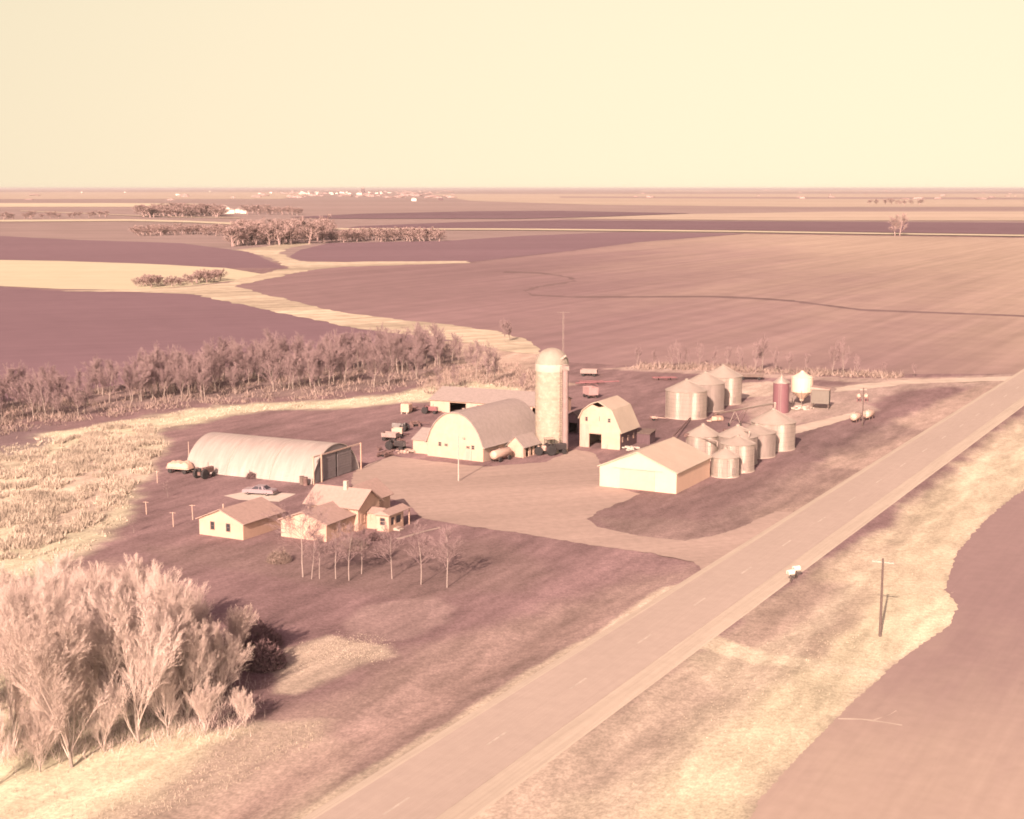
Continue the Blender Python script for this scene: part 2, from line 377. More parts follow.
# shallow road ditches
off = np.abs((XX - ROADC.x) * RPERP.x + (YY - ROADC.y) * RPERP.y); ss = (XX - ROADC.x) * ROADDIR.x + (YY - ROADC.y) * ROADDIR.y
onleft = ((XX - ROADC.x) * RPERP.x + (YY - ROADC.y) * RPERP.y) < 0
dd = -.45 * np.exp(-((off - 11) / 3.2) ** 2)
cross = np.minimum(1, np.exp(-((ss - DRV_S) / 16.) ** 2) + np.exp(-((ss - LANE_S) / 20.) ** 2))
dd = dd * np.where(onleft, 1 - cross, 1.0) * (YY > -100) * np.clip((440 - YY) / 60, 0, 1)
near = (YY > 60) & (YY < 420)
ZZ = dd + np.where(near, (fbm(XX, YY, 5, 3) - .5) * .25 * marshmask, 0) - np.where(near, 0, .02)
def pygz(x, y):
    o = road_off(x, y); c = math.exp(-((road_s(x, y) - DRV_S) / 16.) ** 2) if o < 0 else 0
    return -.45 * math.exp(-((abs(o) - 11) / 3.2) ** 2) * (1 - c) if y < 380 else 0.0
verts = np.stack([XX, YY, ZZ], -1).reshape(-1, 3).astype(np.float32)
idx = np.arange(ny * nx).reshape(ny, nx)
q = np.stack([idx[1:, :-1], idx[1:, 1:], idx[:-1, 1:], idx[:-1, :-1]], -1).reshape(-1, 4).astype(np.int32)
me = bpy.data.meshes.new('ground'); me.vertices.add(len(verts)); me.vertices.foreach_set('co', verts.ravel())
me.loops.add(q.size); me.loops.foreach_set('vertex_index', q.ravel())
me.polygons.add(len(q)); me.polygons.foreach_set('loop_start', np.arange(0, q.size, 4, dtype=np.int32)); me.polygons.foreach_set('loop_total', np.full(len(q), 4, np.int32))
me.update(calc_edges=True)
at = me.color_attributes.new('soil', 'FLOAT_COLOR', 'POINT')
at.data.foreach_set('color', np.concatenate([C, np.ones((ny, nx, 1))], -1).astype(np.float32).ravel())
gm = bpy.data.materials.new('ground_grass'); gm.use_nodes = True; n_ = gm.node_tree; b_ = n_.nodes['Principled BSDF']; L = n_.links
b_.inputs['Roughness'].default_value = .95; b_.inputs['Specular IOR Level'].default_value = .1
ca = n_.nodes.new('ShaderNodeVertexColor'); ca.layer_name = 'soil'; tc = n_.nodes.new('ShaderNodeTexCoord')
facs = []
for (sc_, lo, hi, st, rot, det) in ((.55, .84, 1.16, (1, .3, 1), 28, 6), (1.6, .85, 1.16, (1, 1, 1), 0, 8), (5.0, .84, 1.18, (1, .6, 1), 28, 3), (.06, .83, 1.17, (1, .35, 1), 28, 7), (.2, .82, 1.18, (1, .12, 1), 24, 6)):
    m0 = n_.nodes.new('ShaderNodeMapping'); m0.inputs['Rotation'].default_value = (0, 0, R(rot)); L.new(tc.outputs['Object'], m0.inputs[0]); mp = n_.nodes.new('ShaderNodeMapping'); mp.inputs['Scale'].default_value = st; L.new(m0.outputs[0], mp.inputs[0])
    nn = n_.nodes.new('ShaderNodeTexNoise'); nn.inputs['Scale'].default_value = sc_; nn.inputs['Detail'].default_value = det; L.new(mp.outputs[0], nn.inputs['Vector'])
    mr = n_.nodes.new('ShaderNodeMapRange'); mr.inputs[1].default_value = .32; mr.inputs[2].default_value = .68; mr.inputs[3].default_value = lo; mr.inputs[4].default_value = hi
    L.new(nn.outputs['Fac'], mr.inputs[0]); facs.append(mr.outputs[0])
cur = facs[0]
for f in facs[1:]:
    mu = n_.nodes.new('ShaderNodeMath'); mu.operation = 'MULTIPLY'; L.new(cur, mu.inputs[0]); L.new(f, mu.inputs[1]); cur = mu.outputs[0]
vs2 = n_.nodes.new('ShaderNodeVectorMath'); vs2.operation = 'SCALE'; L.new(ca.outputs[0], vs2.inputs[0]); L.new(cur, vs2.inputs['Scale']); L.new(vs2.outputs[0], b_.inputs['Base Color'])
me.materials.append(gm)
g = bpy.data.objects.new('ground', me); COL.objects.link(g); struct(g)

# ---- flat sheets: fields, lanes
def sheet(name, poly, z, m, rag=1.0, seg=None, px=True, thin=1.0):
    pts = [G(*p) for p in poly] if px else poly
    if min(p[1] for p in pts) < 1250 and z > .05: z *= .12
    out = []
    n = len(pts)
    for i in range(n):
        a = Vector(pts[i]); b = Vector(pts[(i + 1) % n]); ln = (b - a).length
        yy = max(60., min(a.y, b.y)); s = (seg or .006) * yy
        k = int(min(120, max(1, ln / s))); d = (b - a).normalized() if ln > 0 else Vector((1, 0)); nn = Vector((-d.y, d.x))
        for j in range(k):
            p = a.lerp(b, j / k)
            am = rag * max(60., p.y) * .0016
            o = nn * am * (mn.noise(Vector((p.x / (s * 2.2), p.y / (s * 2.2), z * 31))) * 2 + mn.noise(Vector((p.x / s * 1.3, p.y / s * 1.3, z * 17))))
            out.append((p.x + o.x, p.y + o.y))
    tri = tessellate_polygon([[Vector((x, y, 0)) for x, y in out]])
    mb = MB(); mb.v = [(x, y, z) for x, y in out]; mb.f = [tuple(t) for t in tri]
    o = mb.build(name, m, fix=False)
    # make every face look up
    me = o.data
    fl = [p.index for p in me.polygons if p.normal.z < 0]
    if fl:
        import bmesh
        bm = bmesh.new(); bm.from_mesh(me); bm.faces.ensure_lookup_table(); bmesh.ops.reverse_faces(bm, faces=[bm.faces[i] for i in fl]); bm.to_mesh(me); bm.free()
    return struct(o)
def band(name, line, w0, w1, z, m, rag=1.0):
    """strip along a pixel polyline, w0 above and w1 below (pixels)"""
    up = [(x, y - w0) for x, y in line]; dn = [(x, y + w1) for x, y in line][::-1]
    return sheet(name, up + dn, z, m, rag)

F_PLOW = shade_field('plowed_soil', (.166, .113, .133), 72, var=.09, nscale=.006, wscale=.03, fine=.07)
F_PLOW2 = shade_field('plowed_soil_far', (.14, .093, .112), 90, var=.12, nscale=.002, wscale=.01, fine=.1)
F_STUB = shade_field('stubble', (.208, .148, .153), 28, var=.14, nscale=.006, wscale=.03, fine=.12, pale=((.36, .30, .235), 'X', -20, 330, .8))  # paling to the right is a light leak painted into the stubble colour
F_YEL = shade_field('straw_field', (.45, .43, .31), 90, var=.06, nscale=.004, wscale=.02, fine=.05)
F_PALE = shade_field('pale_far_field', (.36, .31, .25), 90, var=.1, nscale=.001, wscale=.004, fine=.12)
F_MID = shade_field('mid_far_field', (.245, .195, .185), 90, var=.14, nscale=.001, wscale=.006, fine=.16)
F_CREAM = shade_field('cream_strip', (.46, .43, .32), 90, var=.08, nscale=.002, wscale=.02, fine=.05)
F_CREEK = shade_field('creek_grass', (.40, .36, .275), 60, var=.36, nscale=.012, wscale=.06, fine=.25)
F_RIGHT = shade_field('roadside_soil', (.235, .178, .175), 28, var=.08, nscale=.04, wscale=.25, fine=.035, pale=((.37, .315, .26), 'Y', 165, 95, .8))  # near end paled in the soil colour to mimic a light leak
F_DITCH = shade_field('dark_waterway', (.15, .11, .11), 45, var=.2, nscale=.05, wscale=.1, fine=.1)
X0, X1 = -1500, 2700
sheet('field', [(X0, 188.9), (X1, 188.9), (X1, 239), (1024, 237), (740, 233), (640, 240), (470, 262), (285, 262), (0, 262), (X0, 258)], .30, F_MID, .2)
sheet('field', [(X0, 192.2), (300, 192.0), (310, 195), (280, 199), (X0, 200)], .50, F_PALE, .3)
sheet('field', [(X0, 203.6), (120, 203.2), (205, 204), (160, 207), (X0, 208)], .55, F_CREAM, .3)
sheet('field', [(430, 194), (X1, 192.6), (X1, 206), (800, 207), (600, 205), (470, 201)], .42, F_PALE, .3)
sheet('field', [(560, 196.5), (1024, 197.6), (X1, 198), (X1, 200), (1024, 199.8), (560, 198)], .60, F_MID, .3)
sheet('field', [(640, 190.4), (X1, 190.2), (X1, 191.6), (640, 191.6)], .44, F_PALE, .3)
sheet('plowed_field', [(360, 214), (470, 211.5), (560, 211), (690, 213.5), (600, 217), (520, 219), (330, 219), (290, 217.5)], .60, F_PLOW2, .3)
sheet('field', [(560, 219), (680, 214.5), (830, 212), (X1, 209), (X1, 219), (1024, 221), (780, 221)], .62, F_PALE, .3)
sheet('plowed_field', [(360, 226.5), (460, 222.5), (560, 220.5), (780, 222), (1024, 223), (X1, 222), (X1, 237), (1024, 235), (740, 230.8), (430, 229.3), (340, 229)], .64, F_PLOW2, .2)
band('field_edge', [(320, 229.5), (512, 229.8), (740, 232), (880, 234.2), (1024, 236.2), (1400, 241)], .7, .7, .80, F_CREAM, .2)
band('field_edge', [(-300, 222.5), (40, 221), (130, 220.5), (190, 222), (245, 224.5)], .9, .9, .70, F_CREAM, .3)
band('field_edge', [(20, 211), (140, 216), (180, 217.5), (240, 218)], .4, .4, .70, F_PALE, .3)
sheet('plowed_field', [(X0, 232), (0, 236), (80, 240), (180, 243), (250, 252), (285, 268), (215, 268), (60, 261), (X0, 258)], .30 + .05, F_PLOW, .3)
sheet('straw_field', [(X0, 257), (0, 260), (60, 261), (150, 264), (225, 268), (262, 274), (240, 280), (190, 286), (130, 290), (60, 289), (0, 286), (X0, 284)], .42, F_YEL, .4)
sheet('plowed_field', [(X0, 286), (0, 287), (60, 291), (130, 291), (190, 293), (222, 299), (300, 316), (345, 325), (400, 332), (460, 340), (400, 344), (330, 350), (150, 380), (0, 402), (X0, 470)], .10, F_PLOW, .8)
sheet('plowed_field', [(283, 261), (300, 250), (330, 243), (445, 241), (520, 236), (620, 232), (745, 233.5), (640, 242), (560, 252), (470, 262), (400, 262.5)], .52, F_PLOW, .3)
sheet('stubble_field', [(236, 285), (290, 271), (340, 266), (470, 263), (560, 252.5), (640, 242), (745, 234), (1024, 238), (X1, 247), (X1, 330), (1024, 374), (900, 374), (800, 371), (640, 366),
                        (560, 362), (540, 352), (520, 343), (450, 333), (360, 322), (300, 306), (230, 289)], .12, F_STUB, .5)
band('waterway', [(505, 272), (540, 273), (562, 276), (577, 280), (565, 283), (542, 286), (524, 291), (532, 295), (570, 297), (632, 297), (712, 296.5), (760, 298.5), (792, 301), (862, 310), (1024, 316), (1300, 322)], .8, .8, .22, F_DITCH, 1.2)
# creek bed
sheet('creek_bank', [(232, 250), (262, 247), (300, 242.5), (312, 244), (285, 249), (278, 253), (290, 258), (305, 262), (345, 262), (400, 261.5), (468, 261), (470, 263), (400, 265), (340, 267), (300, 272), (262, 280), (236, 286),
                     (262, 294), (300, 303), (345, 313), (400, 320), (450, 325), (500, 332), (530, 342), (545, 355), (510, 352), (450, 340), (400, 334), (345, 327), (300, 317), (255, 307), (222, 301), (190, 294), (130, 292), (60, 291), (130, 289.5), (185, 287), (230, 282), (262, 274), (290, 268), (270, 258), (250, 252)],
      .60, F_CREEK, 1.3)
# right plowed field beside the road
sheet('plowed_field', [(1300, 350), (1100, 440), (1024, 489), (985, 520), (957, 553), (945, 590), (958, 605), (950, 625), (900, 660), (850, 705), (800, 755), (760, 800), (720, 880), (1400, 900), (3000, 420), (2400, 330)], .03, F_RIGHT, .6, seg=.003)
band('field_track', [(838, 719), (862, 719.5), (885, 722.5), (902, 725.5)], .5, .5, .034, M['lane'], .4)
band('field_track', [(872, 721), (890, 715), (897, 711), (899, 716)], .4, .4, .038, M['lane'], .4)
# farmyard gravel and lanes
M_GR = shade_field('yard_gravel', (.315, .258, .226), 70, var=.15, nscale=.06, wscale=.25, fine=.07)
sheet('farmyard', [(352, 473), (372, 463), (392, 456), (430, 461), (485, 467), (545, 462), (575, 450), (592, 452), (600, 462), (604, 484), (640, 494), (628, 500), (596, 512), (588, 519), (596, 527), (640, 536), (685, 541), (730, 532), (775, 512), (795, 512), (760, 552), (735, 566), (712, 578), (694, 562), (650, 553), (590, 545), (520, 533), (460, 525), (420, 518), (412, 508), (395, 500), (352, 486)], .03, M_GR, .8, seg=.004)
sheet('dirt_lane', [(860, 384), (900, 380.5), (1024, 375.5), (1040, 378), (1000, 381), (905, 384), (870, 389), (836, 392), (836, 388)], .14, M['lane'], .6, seg=.004)
sheet('dirt_lane', [(788, 428), (818, 421), (855, 412), (862, 415), (822, 427), (795, 434)], .03, M['lane'], .6, seg=.004)
sheet('concrete_slab', [(224, 496), (250, 491), (296, 494), (279, 502), (240, 500)], .04, M['pad'], .2)
sheet('walkway', [(396, 538.8), (424, 531), (440, 527.3), (441, 528.3), (424, 532.2), (398, 540.2)], .05, M['walk'], .2)

# ---- road
def road_mesh(prof, s0, s1, step, name, m):
    mb = MB(); n = int((s1 - s0) / step) + 1; k = len(prof)
    for i in range(n + 1):
        s = s0 + (s1 - s0) * i / n
        p = ROADC + ROADDIR * s
        for o, z in prof: mb.v.append((p.x + RPERP.x * o, p.y + RPERP.y * o, z))
    for i in range(n):
        for j in range(k - 1): mb.f.append((i * k + j, i * k + j + 1, (i + 1) * k + j + 1, (i + 1) * k + j))
    o = mb.build(name, m); return struct(o)
def road_mat(name, col, gravel):
    m = shade_field(name, col, math.degrees(RANG), var=.07, nscale=.05, wscale=1.0 if not gravel else .5, fine=.04 if not gravel else .09)
    return m
road_mesh([(-6.0, -.40), (-5.2, .05), (-4.45, .12), (5.0, .12), (5.9, .05), (6.7, -.35)], -600, 9000, 40, 'road_shoulder', road_mat('shoulder_gravel', (.39, .35, .29), True))
road_mesh([(-4.2, .11), (-4.2, .14), (0, .20), (3.7, .14), (3.7, .11)], -600, 9000, 40, 'road', road_mat('old_asphalt', (.345, .30, .262), False))
mb = MB()
s_first = road_s(*G(486, 747))
for i in range(-12, 60):
    s = s_first + i * 15.9
    p = ROADC + ROADDIR * s; q2 = ROADC + ROADDIR * (s + 3.6)
    a, c = RPERP * .11, RPERP * .11
    mb.add([(p.x - a.x, p.y - a.y, .205), (p.x + a.x, p.y + a.y, .205), (q2.x + a.x, q2.y + a.y, .205), (q2.x - a.x, q2.y - a.y, .205)], [(0, 1, 2, 3)])
struct(mb.build('road_marking', mat('worn_white_line', (.40, .36, .31), .8, var=.25)))

# =================================================================== buildings
RZ = -R(28)
def bearing(deg): return -R(deg)      # local +y points deg right of straight ahead
def gable_building(name, label, cat, loc, deg, W, Ln, eave, ridge, wall_m, roof_m, holes=None, over=.35, holes_side=None, t=.15, group=None):
    """front wall at y=0 centred, runs back to y=Ln; ridge along y"""
    r = thing(name, label, cat, loc, bearing(deg), group)
    h = W / 2
    MB().wall([(-h, 0), (h, 0), (h, eave), (0, ridge), (-h, eave)], holes or [], t).build('front_wall', wall_m, r)
    MB().wall([(-h, 0), (h, 0), (h, eave), (0, ridge), (-h, eave)], [], t, Ln - t).build('rear_wall', wall_m, r)
    for sx in (-1, 1):
        hs = holes_side if (sx > 0 and holes_side) else []
        m = MB().wall([(t + .003, 0), (Ln - t - .003, 0), (Ln - t - .003, eave - .02), (t + .003, eave - .02)], hs, t)
        m.v = [(h - t + y if sx > 0 else -h + y, x, z) for x, y, z in m.v]
        m.build('side_wall', wall_m, r)
    k = (ridge - eave) / h; o = over
    prof = [(-h - o, eave - k * o + .02), (0, ridge + .02), (h + o, eave - k * o + .02)]
    MB().prism(shell(prof, .12), -over, Ln + over).build('roof', roof_m, r)
    return r
def window(parent, x, z, wd, ht, face='front', L0=0, hx=0, y=0, fm=None, name='window'):
    """frame proud of the wall, glass inside the hole. face front: wall y=y ; right: wall x=hx"""
    fr = MB(); f = .07
    for (a, b, c, d) in ((-wd / 2 - f, wd / 2 + f, ht, ht + f), (-wd / 2 - f, wd / 2 + f, -f, 0), (-wd / 2 - f, -wd / 2, 0, ht), (wd / 2, wd / 2 + f, 0, ht), (-wd / 2, wd / 2, ht / 2 - .02, ht / 2 + .02)):
        fr.box(a, b, -.04, .02, c, d)
    gl = MB().box(-wd / 2, wd / 2, .03, .06, 0, ht)
    for mb in (fr, gl):
        if face == 'right': mb.v = [(-yy, xx, zz) for xx, yy, zz in mb.v]; mb.move(hx, x, z)
        else: mb.move(x, y, z)
    fo = fr.build(name, fm or M['white'], parent); gl.build('pane', M['glass'], fo); return fo

# ---- silo
sx, sy = G(552.0, 453.5); SR = 2.98; sy += SR
r = thing('silo', 'tall round silo of pale concrete staves with a domed cap', 'silo', (sx, sy))
SH = 15.6
MB().lathe([(SR, 0), (SR, SH - 1.0)], 48).build('stave_wall', M['concrete'], r, smooth=40)
hoops = MB()
for i in range(22):
    z = .5 + i * .72; hoops.lathe([(SR + .025, z), (SR + .025, z + .05)], 40)
hoops.build('hoops', M['galv_dull'], r)
MB().lathe([(SR + .04, SH - 1.0), (SR + .06, SH + .25), (SR + .02, SH + .3)], 48).build('top_band', M['concrete_pale'], r, smooth=40)
dp = [(SR + .02, SH + .3)] + [((SR) * math.cos(t), SH + .3 + 2.75 * math.sin(t)) for t in np.linspace(.08, 1.42, 9)] + [(.12, SH + 3.08)]
dm = MB().lathe(dp, 24).build('dome', M['dome'], r, smooth=25)
rb_ = MB()
for i in range(12):
    a = 2 * math.pi * i / 12
    for (p0, p1) in zip(dp[:-1], dp[1:]): rb_.tube((p0[0] * math.cos(a), p0[0] * math.sin(a), p0[1]), (p1[0] * math.cos(a), p1[0] * math.sin(a), p1[1]), .04, n=4)
rb_.build('dome_rib', M['dome'], dm)
ca_ = R(-46); cx_, cy_ = (SR + .42) * math.cos(ca_), (SR + .42) * math.sin(ca_)
ch = MB().lathe([(.55, .8), (.55, SH + .2)], 14, (cx_, cy_)).build('chute', M['chute'], r, smooth=40)
mb = MB(); mb.box(cx_ - .62, cx_ + .62, cy_ - .62, cy_ + .62, SH - .6, SH + .15); mb.build('chute_hood', M['galv_dull'], r)
mb = MB()
for s_ in (-.2, .2): mb.tube((cx_ - .75 + s_, cy_ - .25, 1), (cx_ - .75 + s_, cy_ - .25, SH), .03, n=4)
for i in range(38): mb.tube((cx_ - .95, cy_ - .25, 1.2 + i * .4), (cx_ - .55, cy_ - .25, 1.2 + i * .4), .02, n=3)
mb.build('ladder', M['junk'], r)
mb = MB(); mb.tube((1.5, -2.2, SH + 1.2), (2.4, -1.6, SH + 1.8), .25, n=8).build('filler_pipe', M['galv'], r)

# ---- barn with arched roof
def mid(a, b): return ((a[0] + b[0]) / 2, (a[1] + b[1]) / 2)
c0 = G(455, 458.8)
W, Ln, EV, AP = 11.8, 19.3, 2.7, 8.2
arch = []
for i in range(15):
    t = i / 14; x = -W / 2 + W * t; u = abs(x) / (W / 2)
    arch.append((x, EV + (AP - EV) * (1 - u ** 2.15) ** .80))
r = thing('arched_barn', 'white barn with a rounded arched roof and small windows in its gable', 'barn', (*c0, 0), bearing(32))
MB().wall([(-W / 2, 0), (W / 2, 0)] + arch[::-1], [rect(-3.5, -2.9, 2.0, 2.7), rect(-2.2, -1.5, 2.1, 2.5), rect(2.4, 3.1, 2.1, 2.5), rect(3.5, 4.1, 2.0, 2.7)], .15).build('front_wall', M['white'], r)
for x, wd, z, ht in ((-3.2, .6, 2.0, .7), (-1.85, .7, 2.1, .4), (2.75, .7, 2.1, .4), (3.8, .6, 2.0, .7)): window(r, x, z, wd, ht)
MB().wall([(-W / 2, 0), (W / 2, 0)] + arch[::-1], [], .15, Ln - .15).build('rear_wall', M['white'], r)
for sx_ in (-1, 1):
    h = W / 2
    MB().box(*((h - .15, h) if sx_ > 0 else (-h, -h + .15)), .155, Ln - .155, 0, EV - .03).build('side_wall', M['white_old'], r)
for i in range(5): window(r, 2.5 + i * 3.2, 1.1, .8, .9, 'right', hx=W / 2 + .001)
rp_ = [(arch[0][0] - .45, EV - .35)] + arch + [(arch[-1][0] + .45, EV - .35)]
MB().prism(shell(rp_, .14), -.3, Ln + .3).build('roof', M['roof_grey'], r, smooth=35)
MB().lathe([(.16, 7), (.16, 8.9), (.26, 8.9), (.26, 9.0)], 8, (-4.2, 9)).move(0, 0, -1.5).build('vent_pipe', M['white_metal'], r)
MB().box(2.2, 3.5, -.08, -.02, .03, 2.0).build('door', M['white_old'], r)
# small lean-to shed at its left
def local(c, deg, x, y):
    a = R(deg); return (c[0] + x * math.cos(a) + y * math.sin(a), c[1] - x * math.sin(a) + y * math.cos(a))
p = local(c0, 32, -W / 2 - 1.9, 1.0)
r = thing('lean_to', 'small white shed with a grey sloping roof against the left side of the arched barn', 'shed', (*p, 0), bearing(26))
MB().box(-1.85, 1.7, 0, .12, 0, 2.5).build('front_wall', M['white'], r)
for x0 in (-1.85, 1.58):
    m = MB().wall([(.12, 0), (3.6, 0), (3.6, 3.85), (.12, 2.5)], [], .12); m.v = [(x0 + y, x, z) for x, y, z in m.v]; m.build('side_wall', M['white_old'], r)
m = MB().wall([(-.35, 2.42), (3.8, 3.98), (3.8, 4.08), (-.35, 2.52)], [], 3.9); m.v = [(-2.05 + y, x, z + .04) for x, y, z in m.v]; m.build('roof', M['roof_grey'], r)

# ---- long low shed behind
p = G(430.4, 411.3)
W2, L2 = 13.0, 27.0
a_ = 24.0
r = thing('long_shed', 'long low white shed with a grey roof and dark open doorway behind the arched barn', 'shed', (*p, 0), R(90 - a_ - 90) + 0)
# local x along the long side (to the right), y depth
r.rotation_euler = (0, 0, -R(a_))
MB().wall([(0, 0), (L2, 0), (L2, 2.6), (0, 2.6)], [rect(4.6, 8.4, .02, 2.2), rect(11, 12.2, 1.1, 2.0), rect(23.6, 25.6, .02, 2.2)], .15).build('front_wall', M['white'], r)
MB().box(0, L2, W2 - .15, W2, 0, 2.6).build('rear_wall', M['white'], r)
for x0 in (0, L2 - .15):
    m = MB().wall([(.153, 0), (W2 - .153, 0), (W2 - .153, 2.6), (W2 / 2, 4.5), (.153, 2.6)], [], .15); m.v = [(x0 + y, x, z) for x, y, z in m.v]; m.build('end_wall', M['white'], r)
m = MB().prism(shell([(-.4, 2.5), (W2 / 2, 4.52), (W2 + .4, 2.5)], .12), -.3, L2 + .3); m.v = [(y, x, z) for x, y, z in m.v]; m.build('roof', M['roof_grey'], r)
MB().box(8.5, 11.0, -.09, -.02, .1, 2.25).build('sliding_door', M['white_old'], r)
window(r, 11.6, 1.1, 1.2, .9)

# ---- small gabled shed by the silo
p = mid(G(509, 456), G(524.5, 455))
p = G(515.5, 457)
r = gable_building('milk_house', 'little white gabled shed with a grey roof between the arched barn and the silo', 'shed', p, 33, 3.3, 5.2, 2.0, 3.6, M['white'], M['roof_grey'], over=.3,
                   holes_side=[rect(.8, 1.8, .02, 1.7), rect(2.5, 3.3, .02, 1.7), rect(3.8, 4.7, .02, 1.7)])
window(r, 0, 1.9, .5, .5)
MB().box(1.15, 1.6, -.06, -.01, .05, 1.8).build('door', M['white_old'], r)

# ---- gambrel barn
c1 = mid(G(579.8, 446.8), G(619.6, 449.8)); DG = 27
hw = 4.0; Lg = 8.3
prof = [(-hw, 5.4), (-hw + .7, 6.9), (-1.6, 8.1), (-.3, 8.55), (2.35, 7.15), (hw + .1, 3.4)]
r = thing('gambrel_barn', 'small white barn with a gambrel roof, broken boards at its peak and a dark doorway', 'barn', (*c1, 0), bearing(DG))
MB().wall([(-hw, 0), (-2.1, 0), (-2.1, 2.6), (.35, 2.6), (.35, 0), (hw, 0), (hw, 3.35), (2.3, 7.1), (1.0, 7.75), (-.3, 7.55), (-1.6, 8.0), (-hw + .7, 6.85), (-hw, 5.4)],
          [rect(-2.9, -2.4, 4.9, 5.6), rect(1.6, 2.1, 4.9, 5.6)], .15).build('front_wall', M['white'], r)
for x in (-2.65, 1.85): window(r, x, 4.9, .5, .7, fm=M['white_old'])
MB().box(-1.7, .1, -.08, -.02, 2.75, 3.9).build('loft_door', M['white_metal'], r)
MB().box(-.1, -.02, -.05, -.01, 5.0, 5.9).build('loft_rail', M['brown'], r)
MB().box(-3.9, -2.15, -.06, -.01, .05, 4.3).build('front_cladding', M['white_old'], r)
MB().wall([(-hw, 0), (hw, 0), (hw, 3.35), (2.3, 7.1), (-.3, 8.5), (-1.6, 8.05), (-hw + .7, 6.85), (-hw, 5.4)], [], .15, Lg - .15).build('rear_wall', M['white_old'], r)
m = MB().wall([(.155, 0), (Lg - .155, 0), (Lg - .155, 3.4), (.155, 3.4)], [rect(1.0, 1.6, 1.2, 2.2), rect(3.5, 4.1, 1.2, 2.2), rect(6.2, 6.8, 1.2, 2.2)], .15)
m.v = [(hw - .15 + y, x, z) for x, y, z in m.v]; m.build('side_wall', M['boards_red'], r)
for yy in (1.3, 3.8, 6.5):
    fo = MB().box(hw - .02, hw + .05, yy - .28, yy + .28, 1.22, 2.18).build('window', M['white'], r)
    MB().box(hw + .05, hw + .06, yy - .15, yy + .15, 1.35, 2.05).build('pane', M['glass'], fo)
MB().box(-hw, -hw + .15, .155, Lg - .155, 0, 5.35).build('side_wall', M['white_old'], r)
MB().prism(shell([(prof[0][0] - .15, 5.25)] + prof[1:-1] + [(hw + .35, 3.0)], .13), -.35, Lg + .3).build('roof', M['roof_pale'], r)
MB().box(.5, 1.6, -.1, -.02, .03, .9).build('lower_door', M['white_old'], r)
p = local(c1, DG, hw + 1.0, Lg - .2)
r = thing('lean_to', 'dark lean-to shed at the rear corner of the gambrel barn', 'shed', (*p, 0), bearing(DG))
m = MB().box(-1.0, 1.6, 0, .1, 0, 1.9); m.box(-1.0, 1.6, 2.6, 2.7, 0, 2.3); m.box(1.5, 1.6, .1, 2.6, 0, 2.0); m.build('wall', M['boards_red'], r)
m = MB().wall([(-.2, 1.9), (2.9, 2.35), (2.9, 2.45), (-.2, 2.0)], [], 2.9); m.v = [(-1.15 + y, x, z) for x, y, z in m.v]; m.build('roof', M['brown'], r)
# dark shed between silo and gambrel barn
p = G(573, 434)
r = gable_building('board_shed', 'dark reddish board shed squeezed between the silo and the gambrel barn', 'shed', p, 27, 3.6, 5.0, 3.2, 4.3, M['boards_red'], M['brown'], holes=[rect(-.9, .9, .02, 2.2)])

# ---- white pole shed
pA, pB = G(599.8, 486), G(676, 494)
p = mid(pA, pB)
WW = (Vector(pB) - Vector(pA)).length
r = gable_building('machine_shed', 'broad low white shed with a cream roof in front of the grain bins', 'shed', p, 27.5, WW, 15.2, 3.3, 6.0, mat('fresh_white_paint', (.56, .40, .315), .6, var=.05, scale=.5, rings=('X', 5, .01)), M['roof_pale'], over=.3)
MB().box(-3.0, 2.9, -.10, -.02, .08, 3.15).build('sliding_door', M['white_metal'], r)
MB().box(-4.2, 4.2, -.14, -.105, 3.2, 3.32).build('door_track', M['white_old'], r)
MB().box(-.9, -.4, 7.5, 8.4, 5.75, 5.85).move(2.2, 0, -.82).build('roof_patch', M['galv_dull'], r)

# ---- quonset
q0 = mid(G(311.5, 484.5), G(359.8, 469)); WQ, LQ, HQ = 14.3, 25.4, 5.4
qa = 26.0
r = thing('quonset_shed', 'long arched steel shed with pale corrugated sides and ribbed grey end doors', 'shed', (*q0, 0), -R(qa) )
# local -x direction is along the building; front face is at x=0 facing +x ; width along y
rr_ = (WQ * WQ / 4 + HQ * HQ) / (2 * HQ); th = math.asin(min(1, WQ / 2 / rr_))
if HQ > rr_: th = math.pi - th
arc = [(rr_ * math.sin(t), HQ - rr_ + rr_ * math.cos(t)) for t in np.linspace(-th, th, 25)]
def yx(m): m.v = [(y, x, z) for x, y, z in m.v]; return m
yx(MB().prism(shell(arc, .1), -LQ, 0)).build('arch_shell', M['quonset'], r, smooth=35)
rib = MB()
for xx in (-8.3, -17.0): rib.prism(shell([(x * 1.015, z * 1.015) for x, z in arc], .05), xx, xx + .12)
yx(rib).build('seam', M['galv'], r)
arin = [(x * .985, z * .985) for x, z in arc]
yx(MB().wall(arin[::-1], [rect(-3.9, 3.1, .03, 4.0)], .12, -.25)).build('end_wall', M['door_grey'], r)
yx(MB().wall(arin[::-1], [], .12, -LQ + .1)).build('rear_wall', M['galv'], r)
for (a, b) in ((-4.6, -.25), (.2, 4.5)):
    d = MB().box(.05, .13, a, b, .05, 4.3 if b < 0 else 4.25)
    for i in range(9): d.box(.13, .17, a + .05, b - .05, .25 + i * .46, .31 + i * .46)
    d.build('sliding_door', M['door_grey'], r)
MB().box(.05, .28, -7.4, 7.3, 4.3, 4.5).build('door_track', M['white_old'], r)
for yy in (-7.2, -4.9, 7.1): MB().box(.3, .48, yy - .09, yy + .09, 0, 4.6).build('track_post', M['white'], r)
q_rear = local(q0, qa, -LQ, 0)

